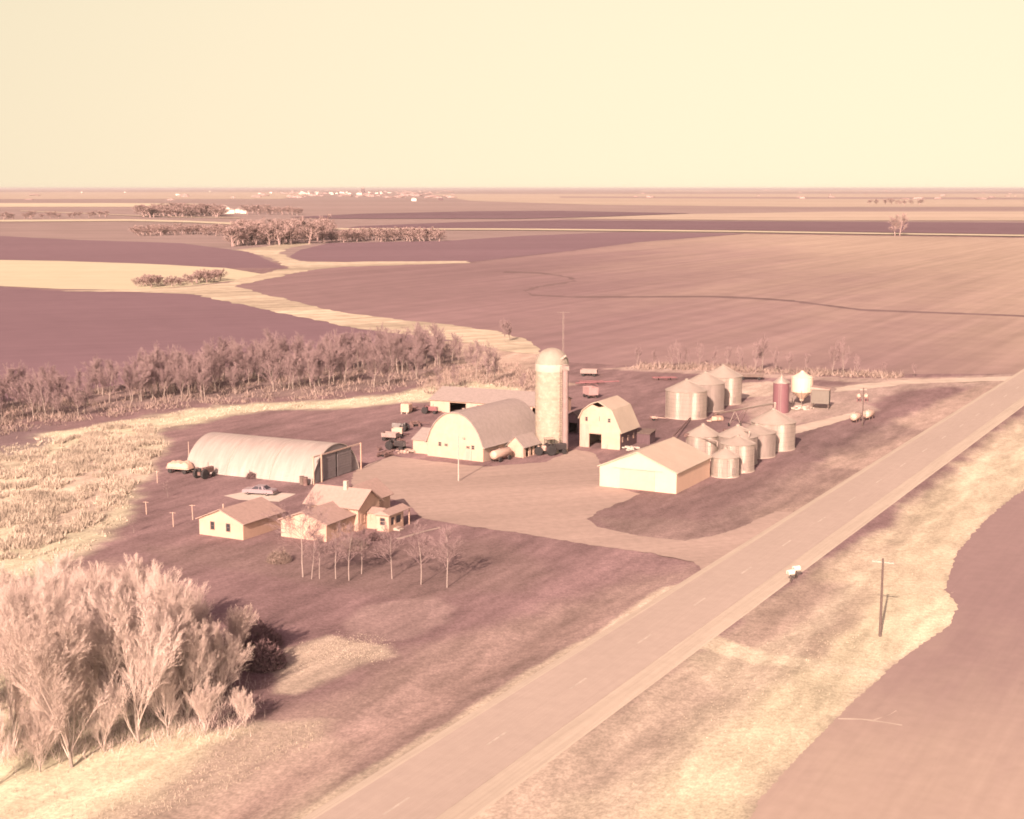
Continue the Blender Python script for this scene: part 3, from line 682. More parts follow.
# ---- garage
g0 = mid(G(199.6, 534), G(243.3, 540.2)); WG = (Vector(G(243.3, 540.2)) - Vector(G(199.6, 534))).length
r = gable_building('garage', 'white garage with a tan roof and two dark windows in its gable', 'garage', g0, 28, WG, 8.7, 2.25, 3.8, M['white'], M['roof_tan'], holes=[rect(-1.75, -1.15, .95, 1.95), rect(.95, 1.55, .95, 1.95)], over=.35)
for x in (-1.45, 1.25): window(r, x, .95, .6, 1.0, fm=M['brown'])
MB().lathe([(.09, 3.7), (.09, 4.5)], 8, (0, .6)).build('vent_pipe', M['white_metal'], r)

# ---- farmhouse: one thing
hx0, hy0 = G(281.3, 536.3); hr = G(326.5, 542)
hw0 = mid((hx0, hy0), hr); WW = (Vector(hr) - Vector((hx0, hy0))).length
HD = 26.0
house = thing('farmhouse', 'farmhouse with tan roofs, a low front wing, a chimney and an entry porch', 'house', (*hw0, 0), bearing(HD))
def block(x0, x1, y0, y1, eave, ridge, along, wall_m, roof_m, over=.35, base=0.0, holesx=None):
    """walls as one mesh, roof as another. along 'y': ridge runs along y"""
    t = .15; m = MB()
    if along == 'y':
        cx = (x0 + x1) / 2
        for yy in (y0, y1 - t): m.wall([(x0, base), (x1, base), (x1, eave), (cx, ridge), (x0, eave)], [], t, yy)
        m.box(x0, x0 + t, y0 + t + .002, y1 - t - .002, base, eave - .03); m.box(x1 - t, x1, y0 + t + .002, y1 - t - .002, base, eave - .03)
        k = (ridge - eave) / ((x1 - x0) / 2)
        rf = MB().prism(shell([(x0 - over, eave - k * over + .02), (cx, ridge + .02), (x1 + over, eave - k * over + .02)], .13), y0 - over, y1 + over)
    else:
        cy = (y0 + y1) / 2
        for xx in (x0, x1 - t):
            n_ = MB().wall([(y0, base), (y1, base), (y1, eave), (cy, ridge), (y0, eave)], [], t, xx); n_.v = [(y, x, z) for x, y, z in n_.v]; m.add(n_.v, n_.f)
        m.box(x0 + t + .002, x1 - t - .002, y0, y0 + t, base, eave - .03); m.box(x0 + t + .002, x1 - t - .002, y1 - t, y1, base, eave - .03)
        k = (ridge - eave) / ((y1 - y0) / 2)
        rf = MB().prism(shell([(y0 - over, eave - k * over + .02), (cy, ridge + .02), (y1 + over, eave - k * over + .02)], .13), x0 - over, x1 + over)
        rf.v = [(y, x, z) for x, y, z in rf.v]
    m.build('wall', wall_m, house); return rf.build('roof', roof_m, house)
h = WW / 2
block(-h, h, 0, 7.6, 2.4, 3.7, 'y', M['white'], M['roof_tan'])
for x in (-1.9, 1.4): window(house, x, 1.0, .9, 1.0, y=-.001)
window(house, 2.2, 1.0, 1.0, 1.0, 'right', hx=h + .001); window(house, 4.4, .9, .9, 1.1, 'right', hx=h + .001)
rf = block(-4.0, 4.3, 7.0, 12.7, 3.45, 5.3, 'x', M['white'], M['roof_tan'], .5)
m = MB().box(.5, 1.05, 9.3, 9.85, 4.8, 6.4).build('chimney', M['concrete_pale'], rf)
block(-1.7, 3.2, 11.5, 17.5, 3.4, 5.25, 'y', M['white'], M['roof_tan'], .4)
window(house, 15.0, 1.2, .9, 1.2, 'right', hx=3.205)
window(house, 8.2, 1.0, .9, 1.2, 'right', hx=4.305)
# link and porch
block(4.2, 6.5, 9.3, 11.8, 2.2, 2.7, 'x', M['white'], M['roof_tan'], .15)
window(house, 5.3, .9, .8, 1.0, y=9.29)
def H2L(px, py):
    a = R(HD); gx, gy = G(px, py); dx, dy = gx - hw0[0], gy - hw0[1]
    return dx * math.cos(a) - dy * math.sin(a), dx * math.sin(a) + dy * math.cos(a)
ax, ay = H2L(376.9, 530.6); bx, by = H2L(388.6, 532.3); ex, ey = H2L(405, 527)
x0, x1, y0, y1 = ax, bx, (ay + by) / 2, ey + .2
print('PORCH', x0, x1, y0, y1)
m = MB(); m.wall(rect(x0, x1, 0, 2.3), [rect((x0 + x1) / 2 - .4, (x0 + x1) / 2 + .4, .9, 1.9)], .12, y0)
n_ = MB().wall(rect(y0 + .13, y1, 0, 2.3), [rect(y0 + .6, y0 + 1.5, .8, 1.9), rect(y0 + 2.0, y1 - .5, .8, 1.9)], .12); n_.v = [(x1 - .12 + y, x, z) for x, y, z in n_.v]; m.add(n_.v, n_.f)
m.box(x0, x0 + .12, y0 + .13, y1, 0, 2.3); m.box(x0, x1, y1 + .002, y1 + .12, 0, 2.3); m.build('porch_wall', M['white'], house)
window(house, (x0 + x1) / 2, .9, .8, 1.0, y=y0)
MB().box(x1 - .1, x1 - .07, y0 + .6, y1 - .5, .8, 1.9).build('porch_screen', M['glass'], house)
m = MB().prism([(x0 - .35, 2.32), (x1 + .35, 2.32), (x1 + .35, 2.42), ((x0 + x1) / 2, 2.95), (x0 - .35, 2.42)], y0 - .35, y1 + 1.6); m.build('porch_roof', M['roof_tan'], house)
m = MB()
for yy in (y1 + 1.4,):
    m.box(x1 + .1, x1 + .22, yy, yy + .12, 0, 2.32)
m.build('porch_post', M['white'], house)
m = MB().box(x1 + .02, x1 + 1.0, y0 + 1.2, y0 + 2.4, 0, .18); m.box(x1 + .02, x1 + .6, y0 + 1.2, y0 + 2.4, .18, .36); m.build('step', M['concrete_pale'], house)

# ---- grain bins
def grain_bin(label, x, y, rad, eave, peak, m=None, group='round steel grain bins', door=-60, rm=None):
    r = thing('grain_bin', label, 'grain bin', (x, y), 0, group)
    prof_ = [(rad, 0)]; nr = max(3, int(eave / .8))
    MB().lathe([(rad + .12, -.3), (rad + .12, .12)], 36).build('footing', M['concrete_pale'], r)
    MB().lathe([(rad, .12), (rad, eave)], 40).build('wall', m or M['galv'], r, smooth=40)
    b = MB()
    for i in range(1, nr): b.lathe([(rad + .02, eave * i / nr), (rad + .02, eave * i / nr + .04)], 36)
    for i in range(12):
        a = 2 * math.pi * i / 12; b.tube((rad * math.cos(a), rad * math.sin(a), .1), (rad * math.cos(a), rad * math.sin(a), eave), .035, n=4)
    b.build('stiffener', M['galv_dull'], r)
    sl_ = (peak - eave) / rad
    rf = MB().lathe([(rad + .16, eave - .16 * sl_), (rad + .16, eave - .16 * sl_ + .06), (.35, peak - .3), (.35, peak - .1), (.42, peak - .1), (.05, peak + .08)], 36).build('roof', rm or M['galv_roof'], r, smooth=20)
    b = MB()
    for i in range(24):
        a = 2 * math.pi * i / 24
        b.tube(((rad + .15) * math.cos(a), (rad + .15) * math.sin(a), eave - .15 * sl_ + .06), (.36 * math.cos(a), .36 * math.sin(a), peak - .28), .018, n=3)
    b.build('roof_rib', M['galv_roof'], rf)
    a = R(door); ca, sa = math.cos(a), math.sin(a)
    d = MB().box(-.35, .35, -.06, .06, .5, 1.7); d.rot(a + math.pi / 2).move(ca * rad, sa * rad); d.build('door', M['galv_dull'], r)
    a = R(door - 25); ca, sa = math.cos(a), math.sin(a); px_, py_ = -sa, ca
    l = MB()
    for s_ in (-.2, .2): l.tube((ca * (rad + .15) + px_ * s_, sa * (rad + .15) + py_ * s_, .3), (ca * (rad + .15) + px_ * s_, sa * (rad + .15) + py_ * s_, eave + .1), .03, n=4)
    for i in range(int(eave / .35)):
        z = .4 + i * .35; l.tube((ca * (rad + .15) - px_ * .2, sa * (rad + .15) - py_ * .2, z), (ca * (rad + .15) + px_ * .2, sa * (rad + .15) + py_ * .2, z), .02, n=3)
    l.build('ladder', M['galv_dull'], r)
    return r
def fr(pxl, pyb, rad):
    x, y = G(pxl, pyb); k = (y + rad) / y; return (x * k, y + rad)
bins = {}
x, y = fr(686, 420, 4.3); grain_bin('tall grain bin with the brightest wall, at the near end of the rear row', x, y, 4.3, 5.7, 8.0); bins['R1'] = (x, y)
x2, y2 = x + 5.2, y + 10.4; grain_bin('tall grain bin standing in the middle of the rear row of three', x2, y2, 4.2, 5.9, 8.3, M['galv_dull'])
x3, y3 = x2 + 5.2, y2 + 9.8; grain_bin('tall grain bin at the far end of the rear row, nearest the bare shelterbelt', x3, y3, 4.2, 6.1, 8.6)
grain_bin('short small grain bin beside the rear corner of the cream-roofed shed', *fr(724.8, 478.4, 2.3), 2.3, 3.35, 4.85, M['galv'])
x, y = fr(737.5, 474, 2.85); grain_bin('bin with a small pale door right behind the shortest bin', x, y + .5, 2.85, 4.7, 6.1, M['galv'], door=-75); F3 = (x, y + .5)
x6, y6 = fr(772.6, 451.8, 4.0)
grain_bin('largest pale bin of the front cluster, with the auger over its peak', x6, y6, 4.0, 5.0, 7.4, M['galv'], door=-100)
x5, y5 = fr(758, 459, 3.5)
grain_bin('wide grain bin just before the large end bin of the front cluster', x5 - .3, y5 + .2, 3.4, 4.3, 5.8, M['galv_dull'], door=-95)
x4, y4 = fr(739, 466.5, 3.3)
grain_bin('tall-peaked bin with a pipe on its roof in the middle of the front cluster', x4 - .2, y4 + .6, 3.4, 4.8, 6.7, M['galv_dull'])
x1, y1_ = fr(702.5, 461.2, 2.95)
grain_bin('pale-walled bin half hidden behind the ridge of the cream-roofed shed', x1, y1_, 2.95, 4.3, 6.2, M['galv'])
bins.update(F6=(x6, y6), F1=(x1, y1_), F4=(x4, y4))
# red bin
x, y = fr(780.6, 413.4, 1.7)
r = thing('feed_silo', 'slim dark red steel silo with a pale conical cap', 'silo', (x, y))
MB().lathe([(1.7, 0), (1.7, 6.3)], 32).build('wall', M['redbin'], r, smooth=40)
MB().lathe([(1.78, 6.3), (1.78, 6.42), (.25, 7.6), (.25, 7.9), (.05, 8.0)], 28).build('roof', M['galv'], r, smooth=20)
MB().tube((-.8, -1.75, .1), (-.8, -1.75, 6.5), .04, n=4).tube((-.4, -1.85, .1), (-.4, -1.85, 6.5), .04, n=4).build('ladder', M['galv_dull'], r)
MB().lathe([(.05, 7.9), (.05, 8.6)], 5).build('vent', M['galv'], r)
# white hopper bin
x, y = fr(801.5, 406.5, 2.3)
r = thing('hopper_bin', 'white hopper-bottomed bin standing on legs', 'bin', (x, y))
MB().lathe([(2.35, 3.0), (2.35, 6.1)], 20).build('wall', M['hopper'], r, smooth=10)
MB().lathe([(2.42, 6.1), (2.42, 6.18), (.4, 7.3), (.3, 7.55), (.05, 7.6)], 20).build('roof', M['hopper'], r, smooth=10)
MB().lathe([(.35, .9), (.5, 1.4), (2.33, 3.0)], 20).build('hopper', M['hopper'], r, smooth=10)
for i in range(6):
    a = i * math.pi / 3 + .3; MB().tube((2.3 * math.cos(a), 2.3 * math.sin(a), 0), (2.3 * math.cos(a), 2.3 * math.sin(a), 3.4), .08, n=5).build('leg', M['galv_dull'], r)
# box bin on stilts
x, y = G(821, 409.8)
r = thing('feed_box', 'grey-brown box bin with a slanted lid, raised on stilts', 'bin', (x, y), bearing(18))
bm_ = mat('grey_brown_boards', (.15, .135, .12), .9, var=.15, scale=2, stretch=(3, 3, .4))
MB().box(-2.1, 1.6, 0, 2.8, 1.3, 4.3).build('box', bm_, r)
m = MB().wall([(-2.3, 4.32), (1.8, 4.32), (1.8, 4.45), (-2.3, 4.9)], [], 3.2, -.2); m.build('lid', M['roof_tan'], r)
for a, b in ((-1.95, .15), (1.45, .15), (-1.95, 2.65), (1.45, 2.65)): MB().box(a - .1, a + .1, b - .1, b + .1, 0, 1.3).build('leg', M['brown'], r)
# ---- augers
def auger(label, lo, hi, rad=.16, m=None, legs=True, mid_t=.45):
    x0, y0, z0 = lo; x1, y1, z1 = hi
    r = thing('grain_auger', label, 'auger', (x0, y0), 0, 'grain augers')
    d = Vector((x1 - x0, y1 - y0, z1 - z0))
    MB().tube((0, 0, z0), tuple(d + Vector((0, 0, z0))), rad, n=10).build('tube', m or M['galv'], r)
    e = d + Vector((0, 0, z0)); MB().tube(e, e - Vector((0, 0, .9)), rad * 1.2, rad * .9, n=8).build('spout', m or M['galv'], r)
    MB().box(-.45, .45, -.4, .4, z0 - .3, z0 + .25).build('intake_hopper', M['junk'], r)
    if legs:
        c = d * mid_t + Vector((0, 0, z0)); n_ = Vector((d.y, -d.x, 0)).normalized() * 1.2
        for s_ in (-1, 1):
            b = c + n_ * s_; b.z = .35
            MB().tube(tuple(b), tuple(c), .06, n=5).tube(tuple(b), tuple(d * min(1, mid_t + .22) + Vector((0, 0, z0))), .05, n=5).build('strut', M['galv'], r)
            nn = n_.normalized() * .1
            wl = MB().tube(tuple(b - nn), tuple(b + nn), .36, n=12); wl.build('wheel', M['rubber'], r)
    return r
lo = G(716, 416); auger('long pale auger slanting from the rear bins up over the largest front bin', (*lo, .5), (x6 + .3, y6 + .5, 8.2), .19, mid_t=.35)
lo = G(691, 419); auger('dark thin auger slanting behind the cream-roofed shed', (*lo, .4), (*G(673, 436.5, 1.2), 1.2), .13, M['junk'], legs=False)
auger('short auger lying over the middle front bin roof', (x4 - 1.6, y4 + 5.5, 4.8), (x4 + 1.2, y4 - 2.6, 5.9), .12, legs=False)
auger('short auger running from the half-hidden bin to the shed roof', (x1 - 3.0, y1_ - .8, 4.3), (x1 + 1.8, y1_ - 5.2, 3.9), .12, legs=False)
print('PORCHXY', round(x0, 2), round(x1, 2), round(y0, 2), round(y1, 2))

# =================================================================== trees and growth
def perp(d, rg):
    a = Vector((rg.uniform(-1, 1), rg.uniform(-1, 1), rg.uniform(-1, 1))); p = a - d * a.dot(d)
    return p.normalized() if p.length > 1e-3 else d.orthogonal().normalized()
class TB:
    def __init__(s): s.T = MB(); s.C = MB()
def tri_twig(mb, p, e, wd, rg):
    d = (e - p); n = perp(d.normalized(), rg) * wd * .5
    o = len(mb.v); mb.v += [tuple(p - n), tuple(p + n), tuple(e)]; mb.f.append((o, o + 1, o + 2))
def grow(tb, p, d, ln, rad, lv, prm, rg):
    """one branch and its children"""
    nseg = 4 if lv <= 1 else (3 if lv == 2 else 2)
    pts = [p.copy()]; dd = d.copy()
    for i in range(nseg):
        dd = (dd + perp(dd, rg) * prm['wob'] + Vector((0, 0, prm['up'])) * (.3 if lv else .1)).normalized()
        pts.append(pts[-1] + dd * ln / nseg)
    tgt = tb.T if lv <= prm['tlev'] else tb.C
    last = prm['levels']
    if lv >= last:
        tri_twig(tgt, pts[0], pts[-1], rad * 2, rg)
        return
    for i in range(nseg):
        r0 = rad * (1 - .75 * i / nseg); r1 = rad * (1 - .75 * (i + 1) / nseg)
        tgt.tube(pts[i], pts[i + 1], r0, r1, n=(7 if lv == 0 else (5 if lv == 1 else 3)), caps=False)
    n = prm['n'][lv]; t0 = prm['t0'][lv]
    for k in range(n):
        t = t0 + (1 - t0) * (k + rg.random()) / n
        f = t * nseg; i = min(nseg - 1, int(f)); q = pts[i].lerp(pts[i + 1], f - i)
        bd = (pts[i + 1] - pts[i]).normalized(); sp = prm['spread'][lv] * rg.uniform(.7, 1.25)
        nd = (bd * math.cos(sp) + perp(bd, rg) * math.sin(sp)).normalized()
        if nd.z < -.15: nd.z *= -.3; nd.normalize()
        cl = ln * prm['ratio'][lv] * (1.15 - .55 * t) * rg.uniform(.75, 1.2)
        cr = max(prm['minw'], rad * prm['rr'][lv] * (1.1 - .5 * t))
        if lv + 1 >= last: cr = prm['minw']
        grow(tb, q, nd, cl, cr, lv + 1, prm, rg)
def tree_proto(name, label, cat, ht, prm, seed, bark, twig, group, parts=True):
    rg = random.Random(seed); tb = TB()
    stems = prm.get('stems', 1)
    for s_ in range(stems):
        d = Vector((rg.uniform(-.05, .05), rg.uniform(-.05, .05), 1)) if stems == 1 else Vector((rg.uniform(-.35, .35), rg.uniform(-.35, .35), 1))
        grow(tb, Vector((rg.uniform(-.2, .2) * (stems > 1), rg.uniform(-.2, .2) * (stems > 1), -.1)), d.normalized(), ht * prm['tf'], ht * prm['tr'], 0, prm, rg)
    # scale to height
    zz = max(v[2] for v in tb.T.v + tb.C.v); k = ht / zz
    for m in (tb.T, tb.C): m.v = [(x * k, y * k, z * k) for x, y, z in m.v]
    if parts:
        r = thing(name, label, cat, (0, 0), 0, group)
        tb.T.build('trunk', bark, r, fix=False); tb.C.build('crown', twig, r, fix=False)
        return r
    tb.T.add(tb.C.v, tb.C.f); o = tb.T.build(name, twig, fix=False); tag(o, label, cat, group); return o
# big pale cottonwoods, foreground left
P_BIG = dict(levels=5, n=[20, 9, 7, 7, 4], t0=[.015, .10, .12, .1, .1], spread=[.42, .36, .42, .5, .55], ratio=[.84, .50, .52, .55, .65], rr=[.36, .42, .45, .5, .5], tlev=0, wob=.11, up=.36, minw=.010, tf=.62, tr=.011, stems=1)
BL = 'bare pale-twigged tree in the thicket at the lower left of the photo'
BG = 'bare trees of the lower left thicket'
big = [tree_proto('bare_tree', BL, 'tree', 15, dict(P_BIG), 11 + i, M['bark'], M['twig_pale'], BG) for i in range(3)]
spots = [(72, 767, 16.0, 0), (139, 743, 15.2, 1), (14, 752, 15.5, 2), (103, 722, 14.5, 2), (188, 722, 11.6, 0), (42, 704, 13.8, 1), (152, 700, 13.0, 2), (222, 704, 8.5, 1),
         (84, 672, 12.0, 0), (186, 672, 10.0, 1), (20, 668, 11.5, 1), (128, 660, 11.2, 0), (-20, 720, 14.5, 0), (-60, 690, 13, 2), (-50, 780, 14, 1), (232, 672, 7.0, 2), (160, 640, 8.5, 1), (-90, 740, 14, 2), (55, 640, 9.5, 2), (245, 728, 4.0, 0), (105, 752, 7.5, 1), (40, 772, 7, 0), (168, 735, 7.0, 2), (120, 700, 11, 0), (70, 730, 10, 1), (205, 735, 5.5, 1), (10, 720, 12, 2), (165, 715, 9, 1), (60, 745, 9, 2), (-10, 790, 8, 0), (210, 690, 8.5, 2), (100, 690, 12, 1)]
unq = {0: 'tall bare pale-barked tree with its trunk foot showing nearest the lower left corner', 1: 'tall bare tree with a forked white trunk foot, second nearest in the lower left thicket'}
used = set()
for i, (px, py, ht, k) in enumerate(spots):
    gx, gy = G(px, py); k_s = ht / 15
    o = big[k]; rz = rnd.uniform(0, 6.28)
    if k not in used: used.add(k); o.location = (gx, gy, -.05); o.rotation_euler = (0, 0, rz); o.scale = (k_s * 1.0,) * 2 + (k_s,)
    else: o = dup(o, (gx, gy, -.05), rz, scale=(k_s * rnd.uniform(.9, 1.15), k_s * rnd.uniform(.9, 1.15), k_s))
    if i in unq: o['label'] = unq[i]; 
# dark shrubs beside them
def shrub(name, label, cat, loc, rad, ht, m, n=900, seed=1, group=None, tw=.09, ln=.45):
    rg = random.Random(seed); mb = MB()
    for i in range(n):
        a = rg.uniform(0, 6.283); rr = rad * math.sqrt(rg.random()); z = ht * rg.random() * math.sqrt(max(0, 1 - (rr / rad) ** 2)) * (.55 + .45 * rg.random() + .25 * math.sin(a * 3 + seed))
        p = Vector((rr * math.cos(a), rr * math.sin(a), max(.0, z * .8))); d = Vector((rg.gauss(0, .6) + math.cos(a) * .4, rg.gauss(0, .6) + math.sin(a) * .4, rg.uniform(.2, 1.1))).normalized()
        tri_twig(mb, p, p + d * ln * rg.uniform(.6, 1.4), tw * rg.uniform(.6, 1.5), rg)
    for i in range(9):
        a = rg.uniform(0, 6.283); mb.tube((0, 0, -.05), (rad * .6 * math.cos(a), rad * .6 * math.sin(a), ht * .7), .03, .01, n=3, caps=False)
    o = mb.build(name, m, fix=False); tag(o, label, cat, group, loc); return o
for i, (px, py, rad, ht, lb) in enumerate([(246, 655, 2.4, 3.6, 'dark dense shrub at the right edge of the pale thicket, the left one of three'), (263, 666, 2.2, 3.0, 'rounded dark shrub nearest the straw patch, in front of the other dark shrubs'),
                                          (256, 645, 2.6, 3.4, 'dark dense shrub standing behind the other dark shrubs of the thicket edge')]):
    shrub('shrub', lb, 'shrub', (*G(px, py), 0), rad, ht, M['shrub'], 2600, 20 + i, 'dark shrubs beside the thicket', .16, .5)
shrub('shrub', 'low dull shrub on the lawn left of the yard trees', 'shrub', (*G(279, 562), 0), 1.4, 2.0, M['brush'], 3000, 31, None, .05)
shrub('shrub', 'small dark bush against the long side of the arched steel shed', 'shrub', (*G(251, 478.5), 0), .7, 1.4, M['shrub'], 500, 32, None, .1)
shrub('shrub', 'low shrubs growing along the front of the farmhouse', 'shrub', (*G(352, 548), 0), 2.0, 1.5, M['brush'], 2500, 33, None, .06)
shrub('shrub', 'rounded bush growing beside the farmhouse porch', 'shrub', (*G(376, 539), 0), 1.2, 1.4, M['shrub'], 700, 34, None, .1)
# yard trees
P_YARD = dict(levels=4, n=[12, 8, 7, 6], t0=[.34, .2, .15, .1], spread=[.75, .6, .6, .6], ratio=[.42, .5, .5, .5], rr=[.4, .45, .5, .5], tlev=0, wob=.08, up=.12, minw=.012, tf=.80, tr=.0078)
yl = [(303, 577, 11.0, 0, 'tallest bare yard tree, spreading its crown in front of the farmhouse wing'), (311.5, 579, 6.5, 1, 'slender white-trunked yard tree just right of the tallest yard tree'),
      (319.5, 579, 6.0, 2, 'third white-trunked yard tree counted from the tallest one'), (335.7, 579, 7.0, 0, 'white-trunked yard tree with a leaning bent trunk'),
      (349, 580.5, 7.4, 1, 'straight white-trunked yard tree in the middle of the row'), (361.5, 574, 6.0, 2, 'yard tree standing slightly behind the row'),
      (392, 579, 7.5, 0, 'white-trunked yard tree standing alone in front of the entry porch'), (421, 584.5, 8.0, 1, 'second last bare tree at the right end of the yard row'), (447, 587.5, 8.0, 2, 'last bare tree at the right end of the yard row')]
P_BIGY = dict(P_YARD); P_BIGY.update(n=[12, 9, 8, 7], t0=[.35, .15, .12, .1], ratio=[.62, .5, .5, .5])
ypro = [tree_proto('yard_tree', 'x', 'tree', 8, dict(P_YARD), 50 + i, M['bark_white'], M['twig'], 'bare trees on the lawn before the farmhouse') for i in range(3)]
used = set()
for i, (px, py, ht, k, lb) in enumerate(yl):
    gx, gy = G(px, py)
    if i == 0:
        o = tree_proto('yard_tree', lb, 'tree', 11, P_BIGY, 60, M['bark_white'], M['twig'], 'bare trees on the lawn before the farmhouse'); o.location = (gx, gy, 0); continue
    sc_ = ht / 8; rz = rnd.uniform(0, 6)
    if k not in used: used.add(k); o = ypro[k]; o.location = (gx, gy, 0); o.rotation_euler = (0, 0, rz); o.scale = (sc_,) * 3; o['label'] = lb
    else: o = dup(ypro[k], (gx, gy, 0), rz, lb, scale=sc_)
    if i == 3: o.rotation_euler = (R(4), R(-7), rz)
# shelter belt
def along(line, t):
    L_ = [0]
    for a, b in zip(line[:-1], line[1:]): L_.append(L_[-1] + math.hypot(b[0] - a[0], b[1] - a[1]))
    s = t * L_[-1]
    for i in range(len(line) - 1):
        if s <= L_[i + 1] or i == len(line) - 2:
            f = (s - L_[i]) / (L_[i + 1] - L_[i]); return (line[i][0] + (line[i + 1][0] - line[i][0]) * f, line[i][1] + (line[i + 1][1] - line[i][1]) * f)
P_BELT = dict(levels=4, n=[14, 8, 7, 6], t0=[.2, .15, .15, .1], spread=[.55, .5, .55, .6], ratio=[.55, .5, .5, .55], rr=[.4, .45, .5, .5], tlev=0, wob=.12, up=.22, minw=.018, tf=.7, tr=.014)
belt_l = 'bare grey tree in the dense shelterbelt left of the farm buildings'; belt_g = 'bare trees of the long shelterbelt'
belt = [tree_proto('bare_tree', belt_l, 'tree', 10, dict(P_BELT, n=P_BELT['n']), 70 + i, M['bark'], M['twig'], belt_g) for i in range(4)]
fl = [(-170, 458), (-60, 442), (9, 432), (80, 417), (159, 404), (248, 397), (328, 393), (408, 384), (456, 366)]
bl = [(-170, 428), (-60, 412), (9, 402), (80, 392), (159, 380), (248, 372), (328, 368), (408, 360), (450, 353)]
used = set(); nb = 0
for i in range(250):
    t = (i + rnd.random()) / 250; fa = along(fl, t); fb = along(bl, t); u = rnd.random() ** .8
    px, py = fa[0] + (fb[0] - fa[0]) * u + rnd.uniform(-4, 4), fa[1] + (fb[1] - fa[1]) * u
    if px < 130 and rnd.random() < .35: continue
    gx, gy = G(px, py); ht = rnd.uniform(8, 11.8) * (.85 if px < 150 else 1.0) * (.8 if u < .15 else 1); k = rnd.randrange(4); s_ = ht / 10; w_ = s_ * rnd.uniform(.85, 1.25)
    if k not in used: used.add(k); o = belt[k]; o.location = (gx, gy, 0); o.scale = (w_, w_, s_)
    else: o = dup(belt[k], (gx, gy, 0), rnd.uniform(0, 6.28), scale=(w_, w_, s_))
    nb += 1
# sparse trees behind the farm
rear_l = 'thin bare tree in the sparse row behind the grain bins'; rear_g = 'thin bare trees behind the grain bins'
for px, py, ht in [(637, 366, 6), (655, 367, 5), (672, 368, 6.5), (679, 369, 8), (686, 368, 6), (700, 366, 7), (713, 369, 6), (727, 369, 7), (741, 371, 7), (755, 372, 9), (762, 371, 10), (776, 373, 7), (789, 374, 6), (806, 373, 6), (832, 376, 9), (843, 377, 10.5), (858, 377, 6), (884, 377, 4), (914, 377, 4)]:
    k = rnd.randrange(4); s_ = ht / 10; dup(belt[k], (*G(px, py), 0), rnd.uniform(0, 6), rear_l, rear_g, scale=(s_ * .75, s_ * .75, s_))
cr_l = 'bare tree beside the creek bank behind the arched barn'; cr_g = 'bare trees along the creek behind the arched barn'
for px, py, ht in [(476, 378, 10), (486, 384, 11), (494, 380, 8), (505, 342, 8), (510, 341, 7), (468, 372, 8), (522, 392, 5), (455, 388, 6), (440, 392, 7)]:
    k = rnd.randrange(4); s_ = ht / 10; dup(belt[k], (*G(px, py), 0), rnd.uniform(0, 6), cr_l, cr_g, scale=(s_ * .9, s_ * .9, s_))
# brush under the trees: nobody could count it
def brush_strip(name, label, line, width, n, m, hmax=1.6, seed=5, tw=.16):
    rg = random.Random(seed); mb = MB()
    for c in range(n // 14):
        t = rg.random(); px, py = along(line, t); py += rg.uniform(-width, width) ; px += rg.uniform(-3, 3)
        gx, gy = G(px, py); hh = hmax * rg.uniform(.4, 1.1); rr = rg.uniform(.5, 1.6)
        for i in range(14):
            p = Vector((gx + rg.gauss(0, rr), gy + rg.gauss(0, rr), 0)); d = Vector((rg.gauss(0, .5), rg.gauss(0, .5), 1)).normalized()
            tri_twig(mb, p, p + d * hh * rg.uniform(.5, 1.2), tw * rg.uniform(.6, 1.5), rg)
    o = mb.build(name, m, fix=False); o['label'] = label; o['kind'] = 'stuff'; return o
ml = [((a[0] + b[0]) / 2, (a[1] + b[1]) / 2 + 4) for a, b in zip(fl, bl)]
brush_strip('undergrowth', 'dull brown brush growing under the shelterbelt', ml, 14, 9000, M['brush'], 1.5, 5, .2)
brush_strip('undergrowth', 'brown brush along the sparse tree row behind the grain bins', [(640, 368), (700, 368), (780, 373), (900, 377)], 1.5, 2600, M['brush'], 2.0, 6, .3)
brush_strip('undergrowth', 'scrubby brush on the rough ground behind the arched barn', [(430, 385), (480, 372), (520, 378), (545, 392)], 12, 2600, M['brush'], 1.5, 7, .25)
brush_strip('undergrowth', 'scrubby undergrowth between the trees of the lower left thicket', [(-60, 730), (60, 725), (150, 710), (240, 700)], 34, 12000, M['twig_pale'], 1.5, 8, .03)
# reeds and dry grass
def tufts(name, label, poly, n, m, hh, wd, seed, blades=5, px=True, ds=12, th=.38):
    rg = random.Random(seed); P_ = [G(*p) for p in poly]; xs = [p[0] for p in P_]; ys = [p[1] for p in P_]
    rs = np.random.RandomState(seed); X = rs.uniform(min(xs), max(xs), n * 4); Y = rs.uniform(min(ys), max(ys), n * 4)
    wx = (fbm(X, Y, 9, 3) - .5) * 8; d = pin(X + wx, Y + wx, P_); dens = fbm(X + 70, Y, ds, 3)
    ok = (d > 0) & (dens > th) & (rs.rand(n * 4) < (dens - .2) * 2.2)
    X, Y = X[ok][:n], Y[ok][:n]; mb = MB()
    for x, y in zip(X, Y):
        h_ = hh * rg.uniform(.5, 1.3); z0 = pygz(x, y) - .05
        for b in range(blades):
            p = Vector((x + rg.gauss(0, h_ * .3), y + rg.gauss(0, h_ * .3), z0)); d_ = Vector((rg.gauss(0, .35), rg.gauss(0, .35), 1)).normalized()
            tri_twig(mb, p, p + d_ * h_ * rg.uniform(.6, 1.2), wd * rg.uniform(.6, 1.5), rg)
    o = mb.build(name, m, fix=False); o['label'] = label; o['kind'] = 'stuff'; return o
tufts('dry_reeds', 'dry cattails and reeds in the marsh left of the farmyard', [(-40, 560), (-40, 470), (60, 440), (110, 425), (160, 425), (150, 450), (130, 490), (90, 530), (20, 560)], 13000, M['reed'], .85, .16, 1, 5, True, 3.0, .47)
